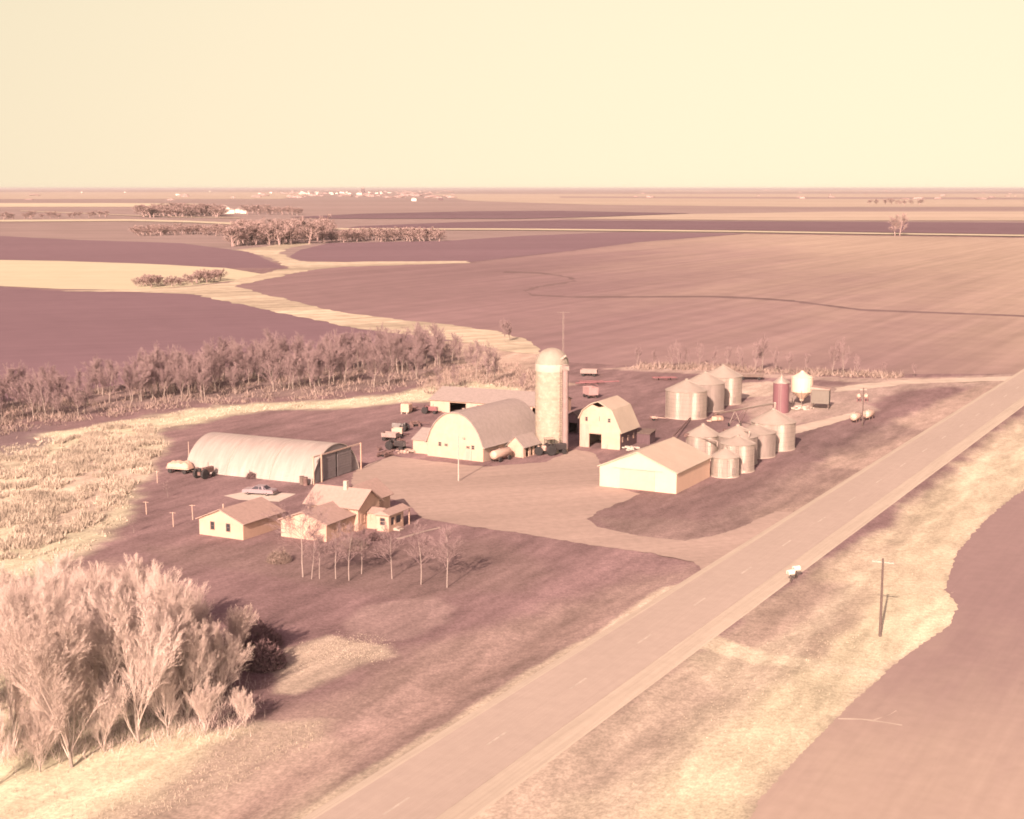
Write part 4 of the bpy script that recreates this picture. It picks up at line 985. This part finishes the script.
tufts('dry_grass', 'pale dry grass tussocks along the shelterbelt', marsh_px, 12000, M['straw'], .4, .14, 2, 4, True, 3, .42)
tufts('dry_grass', 'pale dry grass in the lower left corner', [(-60, 600), (40, 606), (100, 690), (200, 735), (330, 718), (325, 740), (220, 790), (120, 830), (-60, 830)], 6000, M['straw'], .24, .04, 3, 4)
tufts('dry_grass', 'dry roadside grass right of the road', [(560, 819), (760, 640), (900, 530), (1050, 430), (1050, 470), (985, 515), (940, 580), (945, 620), (850, 700), (760, 795)], 6000, M['straw'], .2, .05, 4, 4)
brush_strip('weeds', 'flattened pale garden stalks on the lawn', [(290, 665), (330, 650), (380, 648)], 12, 2400, M['straw'], .13, 12, .06)

# ---- far growth and buildings
P_FAR = dict(levels=3, n=[11, 8, 9], t0=[.15, .15, .1], spread=[.6, .6, .7], ratio=[.6, .55, .6], rr=[.4, .5, .5], tlev=0, wob=.12, up=.15, minw=.07, tf=.65, tr=.02)
far_protos = {}
def far_trees(label, group, poly_line, jit, n, h0, h1, seed, wide=1.2):
    rg = random.Random(seed)
    for i in range(n):
        t = (i + rg.random()) / n; px, py = along(poly_line, t); py += rg.uniform(-jit, jit); gx, gy = G(px, py); ht = rg.uniform(h0, h1); k = rg.randrange(3)
        if (k, group) not in far_protos:
            if k not in far_protos:
                far_protos[k] = tree_proto('far_tree', label, 'tree', 10, P_FAR, 90 + k, M['bark'], M['twig_far'], group, parts=False); o = far_protos[k]; far_protos[(k, group)] = 1
            else: o = far_protos[k].copy(); COL.objects.link(o)
        else: o = far_protos[k].copy(); COL.objects.link(o)
        o['label'] = label; o['group'] = group; o.location = (gx, gy, 0); o.rotation_euler = (0, 0, rg.uniform(0, 6)); o.scale = (ht / 10 * wide, ht / 10 * wide, ht / 10)
far_trees('bare tree in the rounded grove by the bend of the creek', 'trees of the creek bend grove', [(232, 243), (262, 241), (300, 240), (330, 238)], 5, 100, 12, 21, 1, 1.9)
far_trees('low tree in the hedge running right from the creek grove', 'hedge trees right of the grove', [(330, 241), (380, 240.5), (440, 240)], 1.5, 60, 8, 13, 2, 2.2)
far_trees('low tree in the dark hedge left of the creek grove', 'hedge trees left of the grove', [(135, 235), (180, 234), (235, 235)], 1.2, 50, 7, 11, 3, 2.4)
far_trees('low bush tree on the bank above the yellow field corner', 'bank bushes by the yellow field', [(135, 287), (175, 285), (208, 282), (222, 279)], 1.5, 44, 3, 7, 4, 1.9)
far_trees('tree of the windbreak left of the distant white farmstead', 'windbreak trees of the distant farmstead', [(142, 216), (180, 215.5), (222, 216)], 1.5, 60, 14, 22, 5, 3.2)
far_trees('tree right of the distant white farmstead', 'trees right of the distant farmstead', [(245, 214), (270, 214), (303, 214)], 1, 22, 12, 18, 6, 2.4)
far_trees('distant tree standing alone at a field edge', 'lone distant trees', [(893, 236), (905, 235)], .4, 2, 18, 24, 7, 1.2)
far_trees('small tree of the distant line on the right horizon', 'small trees near the right horizon', [(868, 204), (900, 205), (925, 205)], .5, 8, 14, 20, 8, 2.5)
far_trees('tree in the thin hedge line far left', 'hedge line trees far left', [(-60, 219.5), (30, 219), (60, 218), (110, 217)], .5, 26, 8, 13, 9, 2.5)
def tree_mass(name, label, y0, y1, x0, x1, n, h, seed):
    rg = random.Random(seed); mb = MB()
    for i in range(n):
        px = rg.uniform(x0, x1); py = rg.uniform(y0, y1); gx, gy = G(px, py); hh = h * rg.uniform(.5, 1.2); ww = hh * rg.uniform(1.2, 4)
        vs = []; k = 7
        for (rr, z) in ((1, 0), (1.05, .45), (.7, .85), (.15, 1)):
            for j in range(k):
                a = 2 * math.pi * j / k; q = rg.uniform(.75, 1.2); vs.append((gx + ww * rr * q * math.cos(a), gy + ww * .7 * rr * q * math.sin(a), hh * z * rg.uniform(.85, 1.1)))
        mb.add(vs, [(r_ * k + j, r_ * k + (j + 1) % k, (r_ + 1) * k + (j + 1) % k, (r_ + 1) * k + j) for r_ in range(3) for j in range(k)])
    o = mb.build(name, M['twig_far'], fix=False); o['label'] = label; o['kind'] = 'stuff'
tree_mass('distant_woods', 'dark band of woods along the horizon', 188.9, 190.6, -1400, 2400, 900, 12, 1)
tree_mass('distant_woods', 'scattered groves around the distant town', 190.5, 198, 250, 460, 90, 11, 2)
tree_mass('distant_woods', 'groves and hedges scattered on the far left plain', 192, 201, -700, 250, 60, 8, 3)
tree_mass('distant_woods', 'hedges scattered on the far right plain', 190.5, 200, 600, 1700, 70, 8, 4)
def far_house(label, px, py, w_, d_, h_, m=None, rf=None, group=None, name='distant_building', rot=0, cat='building'):
    r = thing(name, label, cat, G(px, py), rot, group)
    MB().box(-w_ / 2, w_ / 2, -d_ / 2, d_ / 2, 0, h_).build('wall', m or M['town_white'], r)
    MB().prism([(-w_ / 2 - .5, h_), (w_ / 2 + .5, h_), (0, h_ * 1.45)], -d_ / 2 - .5, d_ / 2 + .5).build('roof', rf or M['roof_grey'], r)
rg = random.Random(3)
gt = 'white buildings of the distant town'
for i in range(34):
    px = rg.choice([rg.uniform(300, 320), rg.uniform(322, 352), rg.uniform(335, 362), rg.uniform(366, 402), rg.uniform(255, 420)])
    far_house('small white building in the distant town on the horizon', px, rg.uniform(192.6, 194.6), rg.uniform(14, 40), 14, rg.uniform(6, 11), group=gt, rot=rg.uniform(-.3, .3))
far_house('dark tall grain elevator rising in the distant town', 363, 193.6, 30, 22, 42, M['boards_red'], name='grain_elevator')
for px, lb in ((225, 'largest white barn of the distant farmstead'), (231, 'white house in the middle of the distant farmstead'), (238, 'small white shed of the distant farmstead'), (243, 'white shed at the right end of the distant farmstead')):
    far_house(lb, px, 213.5 - (px % 3) * .5, 11 if px != 225 else 16, 12, 7 if px != 225 else 11, group='buildings of the distant farmstead', name='distant_farm_building', rot=.3)
for px, py, lb in ((178, 195.5, 'white farm building far away above the left windbreak'), (210, 191.8, 'tiny white building on the far left horizon'), (414, 201, 'small white farm building right of the distant town'), (441, 200, 'small dark farm building right of the distant town'), (82, 192.6, 'tiny white building at the far left'), (125, 192.6, 'tiny white building between the far left fields')):
    far_house(lb, px, py, 26 if px == 178 else 18, 14, 9, M['boards_red'] if px == 441 else None)

# =================================================================== poles and small things
def pole(label, base, ht, arms=(), rad=.14, m=None, rz=0, arm_m=None, light=False, name='utility_pole', cat='pole'):
    r = thing(name, label, cat, (base[0], base[1], pygz(*base)), rz)
    MB().tube((0, 0, -.1), (0, 0, ht), rad, rad * .65, n=9).build('post', m or M['wood'], r)
    for z, l in arms:
        a = MB().box(-l / 2, l / 2, .10, .2, z, z + .12).build('crossarm', arm_m or M['wood_pale'], r)
        for x in (-l / 2 + .1, -l / 4, l / 4, l / 2 - .1): MB().lathe([(.05, z + .12), (.06, z + .2), (.02, z + .28)], 6, (x, .15)).build('insulator', M['galv'], a)
    if light:
        MB().tube((0, 0, ht - .5), (.9, -.3, ht - .2), .035, n=5).build('lamp_arm', M['galv'], r); MB().lathe([(.08, ht - .2), (.22, ht - .45), (.15, ht - .55)], 10, (.95, -.32)).build('lamp_head', M['galv'], r)
    return r
pole('dark wooden utility pole with a crossarm on the dry grass right of the road', G(880, 636.5), 8.5, [(8.0, 2.3)], .16, rz=-R(28))
pole('pale wooden yard-light pole standing in the gravel yard before the arched barn', G(458.6, 481), 7.4, rad=.13, m=M['wood_pale'], light=True)
pole('reddish wooden pole standing between the two white fuel tanks', G(862.3, 426.5), 7.8, [(7.3, 1.4)], .13)
pole('thin wooden pole at the rear corner of the arched steel shed', q_rear if False else G(189, 462), 3.6, rad=.09, m=M['white_old'], name='post', cat='post')
# antenna mast
ax_, ay_ = G(562.5, 441)
r = thing('antenna_mast', 'thin pale lattice mast rising behind the silo', 'mast', (ax_, ay_))
HT = 24.3
for i in range(3):
    a = i * 2.094; MB().tube((.2 * math.cos(a), .2 * math.sin(a), 0), (.12 * math.cos(a), .12 * math.sin(a), HT), .025, n=4).build('rail', M['galv'], r)
b = MB()
for i in range(40):
    z = i * .6; a = (i % 3) * 2.094; a2 = ((i + 1) % 3) * 2.094
    b.tube((.19 * math.cos(a), .19 * math.sin(a), z), (.19 * math.cos(a2), .19 * math.sin(a2), z + .6), .015, n=3)
b.build('lattice', M['galv'], r)
b = MB().tube((-1.2, 0, HT - .1), (1.2, 0, HT - .1), .02, n=4)
for i in range(5): b.tube((-1.0 + i * .5, -.5, HT - .1), (-1.0 + i * .5, .5, HT - .1), .015, n=3)
b.build('aerial', M['galv'], r)
# clothes posts
for px, py, ht, lb in ((173.5, 526.8, 2.1, 'white clothes-line post with a crossbar nearest the garage front'), (192.8, 519.8, 2.2, 'white post standing close to the left eave of the garage'), (146.5, 514.3, 1.9, 'faint thin post standing farthest left on the lawn'), (157.5, 483, 2.0, 'pale post at the edge of the dry grass')):
    r = thing('post', lb, 'post', G(px, py), -R(10))
    MB().tube((0, 0, -.05), (-.06, 0, ht), .07, .06, n=6).build('upright', M['white_metal'], r)
    MB().tube((-.5, 0, ht - .1), (.4, 0, ht - .1), .035, n=5).build('crossbar', M['white_metal'], r)
for px, py, lb in ((168, 497.5, 'small bare sapling on the lawn between the post and the steel shed'), (134, 533, 'small bare sapling at the far left of the lawn')):
    k = 1; dup(ypro[k], (*G(px, py), 0), 1, lb, 'saplings on the lawn', scale=.33)
# mailboxes
for px, py, lb in ((790.5, 582.5, 'white mailbox on a post, the nearer one at the road edge'), (796, 578.5, 'white mailbox on a post, the farther one at the road edge')):
    b_ = G(px, py); z0 = pygz(*b_)
    r = thing('mailbox', lb, 'mailbox', (*b_, z0), -R(60), 'mailboxes by the road')
    MB().box(-.07, .07, -.07, .07, 0, 1.15).build('post', M['wood'], r)
    MB().prism([(-.28, 1.15), (.28, 1.15), (.28, 1.42), (.2, 1.58), (0, 1.65), (-.2, 1.58), (-.28, 1.42)], -.45, .45).build('box', M['town_white'], r)
    MB().box(-.2, .2, -.47, -.455, 1.18, 1.5).build('door', M['white_old'], r)
# ---- fuel tanks
def tank(label, base, rz, Lk, rad, zc, m=None, group=None, wheels=False, name='fuel_tank', cat='tank', stand=None):
    r = thing(name, label, cat, base, rz, group)
    pr = [(rad * .35, -Lk / 2 - rad * .35), (rad * .8, -Lk / 2 - rad * .18), (rad, -Lk / 2 + rad * .1), (rad, Lk / 2 - rad * .1), (rad * .8, Lk / 2 + rad * .18), (rad * .35, Lk / 2 + rad * .35)]
    MB().lathe(pr, 20, (0, zc), 'y').build('tank', m or M['white_metal'], r, smooth=45)
    MB().lathe([(.16, zc + rad - .03), (.16, zc + rad + .15), (.1, zc + rad + .18)], 8, (0, -Lk * .1)).build('filler_cap', M['galv_dull'], r)
    for y in (-Lk * .3, Lk * .3):
        s_ = MB()
        if wheels: s_.box(-rad * .9, rad * .9, y - .1, y + .1, .45, zc - rad * .6)
        else:
            for x in (-rad * .7, rad * .7): s_.box(x - .06, x + .06, y - .06, y + .06, 0, zc - rad * .5)
            s_.box(-rad * .76, rad * .76, y - .05, y + .05, zc - rad * .75, zc - rad * .55)
        s_.build('stand', stand or M['junk'], r)
        if wheels:
            for x in (-rad * 1.05, rad * 1.05): wheel(r, x, y, .42, .22)
    if wheels:
        MB().tube((0, -Lk / 2, .55), (0, -Lk / 2 - 1.6, .4), .05, n=5).build('drawbar', M['junk'], r)
    return r
def wheel(parent, x, y, rad, wd, name='wheel', hub=None):
    w_ = MB().lathe([(rad * .55, x - wd / 2), (rad * .93, x - wd / 2), (rad, x - wd * .3), (rad, x + wd * .3), (rad * .93, x + wd / 2), (rad * .55, x + wd / 2)], 18, (y, rad), 'x').build(name, M['rubber'], parent, smooth=50)
    MB().lathe([(rad * .54, x - wd * .42), (rad * .54, x + wd * .42)], 14, (y, rad), 'x').build('rim', hub or M['grey'], w_)
    return w_
tank('white cylindrical fuel tank left of the pole, above the road', G(855.5, 422), -R(35), 2.6, .75, 1.15, group='white fuel tanks')
tank('white cylindrical fuel tank right of the pole, above the road', G(868.3, 419.5), -R(35), 2.8, .8, 1.2, group='white fuel tanks')
tank('small white drum tank on a red stand, left of the upper pair', G(858.8, 401.5), -R(20), 1.0, .45, 1.3, group='small drum tanks', stand=M['red'])
tank('small white drum tank on a red stand, right of the upper pair', G(866, 401.5), -R(20), 1.0, .45, 1.3, group='small drum tanks', stand=M['red'])
tank('long white tank wagon parked beside the arched barn', G(501, 460.5), -R(33), 4.8, .78, 1.3, wheels=True, name='tank_wagon', cat='wagon')
# ---- tractors and implements
def tractor(label, base, rz, body, cab=False, s=1.0, group='tractors on the farm'):
    r = thing('tractor', label, 'tractor', base, rz, group); r.scale = (s,) * 3
    MB().prism([(-.35, .75), (.35, .75), (.38, 1.5), (.25, 1.68), (-.25, 1.68), (-.38, 1.5)], -2.2, -.1).build('hood', body, r)
    MB().box(-.3, .3, -2.28, -2.205, .8, 1.55).build('grille', M['grey'], r)
    MB().box(-.3, .3, -.1, 1.1, .6, 1.15).build('chassis', M['junk'], r)
    for x in (-1, 1):
        wheel(r, x * .85, .6, .82, .42, 'rear_wheel', body); wheel(r, x * .62, -1.75, .42, .22, 'front_wheel', body)
        MB().prism([(.0, 1.45), (.5, 1.2), (.55, 1.25), (.5, 1.75), (.0, 1.8)], 0, .3).move(x * .75 - .15 * x, .4, 0).build('fender', body, r)
    MB().box(-.28, .28, .45, .95, 1.2, 1.35).box(-.28, .28, .9, 1.0, 1.35, 1.85).build('seat', M['rubber'], r)
    MB().tube((.0, -1.2, 1.6), (.0, -1.2, 2.4), .05, n=6).build('exhaust', M['junk'], r)
    MB().tube((0, 0, 1.4), (0, .25, 1.85), .03, n=5).build('steering_column', M['junk'], r)
    if cab:
        c = MB()
        for x in (-.6, .6):
            for y in (-.05, 1.1): c.box(x - .04, x + .04, y - .04, y + .04, 1.2, 2.55)
        c.build('cab_frame', body, r); MB().box(-.72, .72, -.2, 1.25, 2.55, 2.68).build('cab_roof', M['white_metal'], r)
    return r
def wagon(label, base, rz, L_, W_, H_, m, zb=.75, group='farm wagons', slant=.25, load=None):
    r = thing('farm_wagon', label, 'wagon', base, rz, group)
    t = .07; b = MB()
    b.box(-W_ / 2, W_ / 2, -L_ / 2, L_ / 2, zb, zb + .08)
    for x in (-W_ / 2, W_ / 2 - t): b.box(x, x + t, -L_ / 2, L_ / 2, zb + .08, zb + H_)
    for y in (-L_ / 2, L_ / 2 - t): b.box(-W_ / 2 + t, W_ / 2 - t, y, y + t, zb + .08, zb + H_)
    b.build('box', m, r)
    MB().box(-.12, .12, -L_ / 2 + .1, L_ / 2 - .1, zb - .28, zb - .02).build('frame', M['junk'], r)
    for y in (-L_ * .33, L_ * .33):
        MB().tube((-W_ / 2 + .1, y, .4), (W_ / 2 - .1, y, .4), .06, n=5).build('axle', M['junk'], r)
        for x in (-1, 1): wheel(r, x * (W_ / 2 - .05), y, .4, .2)
    MB().tube((0, -L_ / 2, .5), (0, -L_ / 2 - 1.5, .35), .05, n=5).build('drawbar', M['junk'], r)
    if load: load(r, L_, W_, zb)
    return r
def implement(label, base, rz, W_, Ln_, m, kind='disc', name=None):
    r = thing(name or kind + '_harrow', label, 'implement', base, rz, 'field implements')
    f = MB()
    for y in (0, Ln_): f.box(-W_ / 2, W_ / 2, y - .07, y + .07, .62, .76)
    for x in (-W_ / 2 + .1, -W_ / 6, W_ / 6, W_ / 2 - .1): f.box(x - .05, x + .05, 0, Ln_, .60, .72)
    f.build('frame', m, r)
    d = MB(); n = int(W_ / .35)
    for y in (0, Ln_):
        for i in range(n):
            x = -W_ / 2 + .15 + i * (W_ - .3) / max(1, n - 1)
            if kind == 'disc': d.tube((x - .02, y + .1, .28), (x + .02, y + .06, .28), .28, n=10)
            else: d.tube((x, y, .62), (x, y + .3, .3), .03, n=4).tube((x, y + .3, .3), (x, y + .05, 0), .03, n=4)
    d.build('discs' if kind == 'disc' else 'tines', M['junk'], r)
    MB().tube((-.6, 0, .65), (0, -2.2, .45), .05, n=5).tube((.6, 0, .65), (0, -2.2, .45), .05, n=5).build('hitch', m, r)
    for x in (-W_ / 4, W_ / 4): wheel(r, x, Ln_ / 2, .35, .18)
    return r
tractor('large dark tractor parked at the foot of the silo', G(552.5, 454.5), R(115), M['green'], s=1.15, cab=True)
tractor('pale-hooded tractor between the little gabled shed and the dark tractor', G(541, 454.5), R(100), M['white_old'], s=.95)
tractor('dark tractor parked among the clutter left of the arched barn', G(394.5, 449.5), R(60), M['green'])
tractor('small red tractor parked near the left end of the long low shed', G(428.5, 413.5), R(70), M['red'], s=.9)
tractor('dark tractor with big wheels beside the left end of the arched steel shed', G(203.5, 478), R(150), M['junk'], s=1.0)
tractor('dark old tractor behind the clutter left of the arched barn', G(402, 431), R(250), M['grey'], s=.9)
wagon('pale pinkish wagon in the clutter left of the arched barn', G(390.5, 440.5), R(70), 3.0, 1.8, .8, M['pinkboard'])
wagon('small white wagon behind the clutter left of the arched barn', G(397.5, 437), R(85), 2.0, 1.4, 1.0, M['white_metal'])
implement('dark disc harrow lying before the left clutter', G(389, 456.5), R(65), 3.2, 1.5, M['junk'])
implement('dark disc harrow behind the small shed of the arched barn', G(419, 425.5), R(100), 3.6, 1.4, M['junk'])
implement('dark field cultivator beside the white box tank', G(416, 411), R(80), 3.0, 1.4, M['junk'], 'tine', 'field_cultivator')
implement('long red implement lying on the field behind the silo', G(592, 384.5), R(3), 6.0, 2.0, M['red'], 'tine', 'field_cultivator')
implement('dark red harrow lying on the grass left of the rear bins', G(665, 380.5), R(5), 6.0, 1.6, M['red'], 'tine', 'field_cultivator')
implement('small pale wheel rake on the grass left of the nearest rear bin', G(656, 420.5), R(95), 2.4, 1.0, M['white_old'], 'tine', 'hay_rake')
wagon('pinkish wagon parked behind the gambrel barn', G(590.5, 397.5), R(20), 3.6, 2.3, 1.7, mat('pinkish_wagon_boards', (.32, .21, .21), .8, var=.1))
wagon('pale low wagon parked farthest behind the silo', G(589, 376), R(80), 4.2, 2.2, 1.0, M['pinkboard'])
wagon('dark flat wagon parked behind the rear grain bins', G(751, 379.5), R(80), 6.0, 2.3, .4, M['brown'])
# red boom of the long implement
r = thing('loading_auger', 'long dark red loading auger reaching right over the field behind the silo', 'auger', G(592, 386), 0)
MB().tube((-4, 0, .7), (6.5, 0, 1.2), .14, n=8).build('tube', M['red'], r)
for x in (-1.5, 1.5): MB().tube((x, -.5, .1), (0, 0, .9), .05, n=4).build('strut', M['red'], r)
def load_white(r, L_, W_, zb):
    rg = random.Random(4); b = MB(); nx_, ny_ = 9, 17
    for i in range(nx_):
        for j in range(ny_):
            u = i / (nx_ - 1) * 2 - 1; v = j / (ny_ - 1) * 2 - 1
            e_ = max(0, 1 - abs(u) ** 4) ** .5 * max(0, 1 - abs(v) ** 6) ** .5
            b.v.append((u * W_ * .52, v * L_ * .52, zb + .05 + e_ * (1.0 + .45 * mn.noise(Vector((u * 1.3, v * 2.6, 3.1))) + .12 * rg.random())))
    for i in range(nx_ - 1):
        for j in range(ny_ - 1): b.f.append((i * ny_ + j, (i + 1) * ny_ + j, (i + 1) * ny_ + j + 1, i * ny_ + j + 1))
    b.build('load', M['white'], r, smooth=50)
wagon('flat wagon with a white covered load at the left end of the steel shed', G(180.5, 472.5), R(70), 4.2, 2.2, .3, M['pinkboard'], load=load_white)
# white box tank on skids
r = thing('water_tank', 'white box-shaped tank on skids left of the long low shed', 'tank', G(406.5, 413.2), -R(20))
MB().prism([(-.9, .35), (.9, .35), (.95, .6), (.95, 1.9), (.75, 2.1), (-.75, 2.1), (-.95, 1.9), (-.95, .6)], -.9, .9).build('tank', M['white'], r)
for x in (-.6, .6): MB().box(x - .1, x + .1, -1.3, 1.1, 0, .34).build('skid', M['wood_pale'], r)
def pile(name, label, base, n, sz, m, seed, spread):
    rg = random.Random(seed); b = MB()
    for i in range(n):
        s_ = sz * rg.uniform(.5, 1.2); t = MB().box(-s_ / 2, s_ / 2, -s_ * .3, s_ * .3, 0, s_ * .25 * rg.uniform(.5, 1.5)).rot(rg.uniform(0, 3)).move(rg.gauss(0, spread), rg.gauss(0, spread), rg.uniform(0, .3)); b.add(t.v, t.f)
    o = b.build(name, m); tag(o, label, 'pile', None, (*base, 0)); o['kind'] = 'stuff'; return o
pile('scrap_pile', 'pale scrap boards heaped left of the small white shed', G(404.5, 452.5), 14, .9, M['white_old'], 3, .8)
pile('scrap_pile', 'small scattered scrap lying along the front of the left clutter', G(384, 449), 14, .7, M['junk'], 14, 1.6)
pile('scrap_pile', 'rusty scrap heaped between the tractors left of the barn', G(398, 443), 16, .9, M['junk'], 4, 1.0)
pile('board_pile', 'pale boards stacked on the ground between the two groups of bins', G(713, 420.5), 8, 1.8, M['white'], 5, .7)
pile('rubble_pile', 'pale rubble along the side of the gambrel barn', G(632, 449), 20, .7, M['pad'], 6, 1.1)
pile('rubble_pile', 'pale rubble under the white hopper bin', G(800, 409), 24, .8, M['pad'], 7, 1.5)
for px, py, m, lb in ((244.5, 475.8, M['grey'], 'grey barrel beside the steel shed, left of the small bush'), (247.5, 476, M['white_old'], 'pale barrel beside the steel shed, next to the small bush'), (305.5, 485.5, M['junk'], 'rusty barrel at the front corner of the steel shed'), (302, 484.5, M['brown'], 'brown barrel against the side near the front corner of the steel shed')):
    o = MB().lathe([(.3, 0), (.32, .02), (.3, .05), (.3, .3), (.32, .32), (.3, .34), (.3, .6), (.32, .62), (.3, .64), (.3, .88), (.32, .9), (.28, .9)], 14).build('barrel', m, None, smooth=40); tag(o, lb, 'barrel', 'barrels by the steel shed', (*G(px, py), 0)); o.scale = (1.3, 1.3, 1.5)
# ---- car
cx0, cy0 = G(260, 494.5)
r = thing('parked_car', 'lilac-grey sedan parked on the pale slab behind the garage', 'car', (cx0, cy0, .045), -R(16))
def yz(m, w): m.v = [(x, y, z) for x, y, z in m.v]; return m
cb = MB().prism([(-2.6, .32), (-2.62, .62), (-2.5, .82), (-1.1, .93), (1.35, .95), (2.45, .88), (2.62, .7), (2.6, .34)], -.93, .93).build('body', M['carbody'], r, smooth=30)
gh = MB(); lo_ = [(-1.15, .93), (1.5, .95)]; 
gh.add([(-1.15, -.86, .925), (1.5, -.86, .945), (1.5, .86, .945), (-1.15, .86, .925), (-.45, -.66, 1.38), (.85, -.66, 1.40), (.85, .66, 1.40), (-.45, .66, 1.38)], [(0, 1, 5, 4), (1, 2, 6, 5), (2, 3, 7, 6), (3, 0, 4, 7), (4, 5, 6, 7)])
gh.build('windows', M['glass'], r)
rt = MB().box(-.5, .9, -.69, .69, 1.385, 1.43)
for sgn in (-1, 1):
    for (xa, xb) in ((-1.12, -.5), (1.45, .88), (.2, .2)): rt.tube((xa, sgn * .87, .94), (xb, sgn * .68, 1.4), .05, n=4)
rt.tube((.95, -.88, .95), (.75, -.70, 1.40), .16, n=4)
rt.build('roof', M['carbody'], r)
for x in (-1.65, 1.55):
    for sgn in (-1, 1):
        wh = MB().lathe([(.18, sgn * .82 - .1), (.33, sgn * .82 - .1), (.34, sgn * .82), (.33, sgn * .82 + .1), (.18, sgn * .82 + .1)], 16, (x, .34), 'y').build('wheel', M['rubber'], r)
        MB().lathe([(.17, sgn * .82 - .11), (.17, sgn * .82 + .11)], 12, (x, .34), 'y').build('hubcap', M['chrome'], wh)
for x in (-2.68, 2.62): MB().box(x, x + .08, -.9, .9, .38, .5).build('bumper', M['chrome'], r)
for sgn in (-1, 1):
    MB().box(-2.645, -2.615, sgn * .65 - .15, sgn * .65 + .15, .6, .74).build('headlight', M['white_metal'], r); MB().box(2.605, 2.64, sgn * .65 - .18, sgn * .65 + .18, .58, .74).build('tail_light', M['red'], r)
# ---- haze
hz = bpy.data.materials.new('haze_air'); hz.use_nodes = True; n_ = hz.node_tree
n_.nodes.remove(n_.nodes['Principled BSDF']); pv = n_.nodes.new('ShaderNodeVolumePrincipled'); pv.inputs['Color'].default_value = (.60, .58, .60, 1); pv.inputs['Density'].default_value = 3.5e-5
n_.links.new(pv.outputs[0], n_.nodes['Material Output'].inputs['Volume'])
S_ = 65000
o = MB().box(-S_, S_, -S_, S_, -1.9, 54).build('haze', hz); o['kind'] = 'stuff'; o['label'] = 'thin pale haze over the plain'
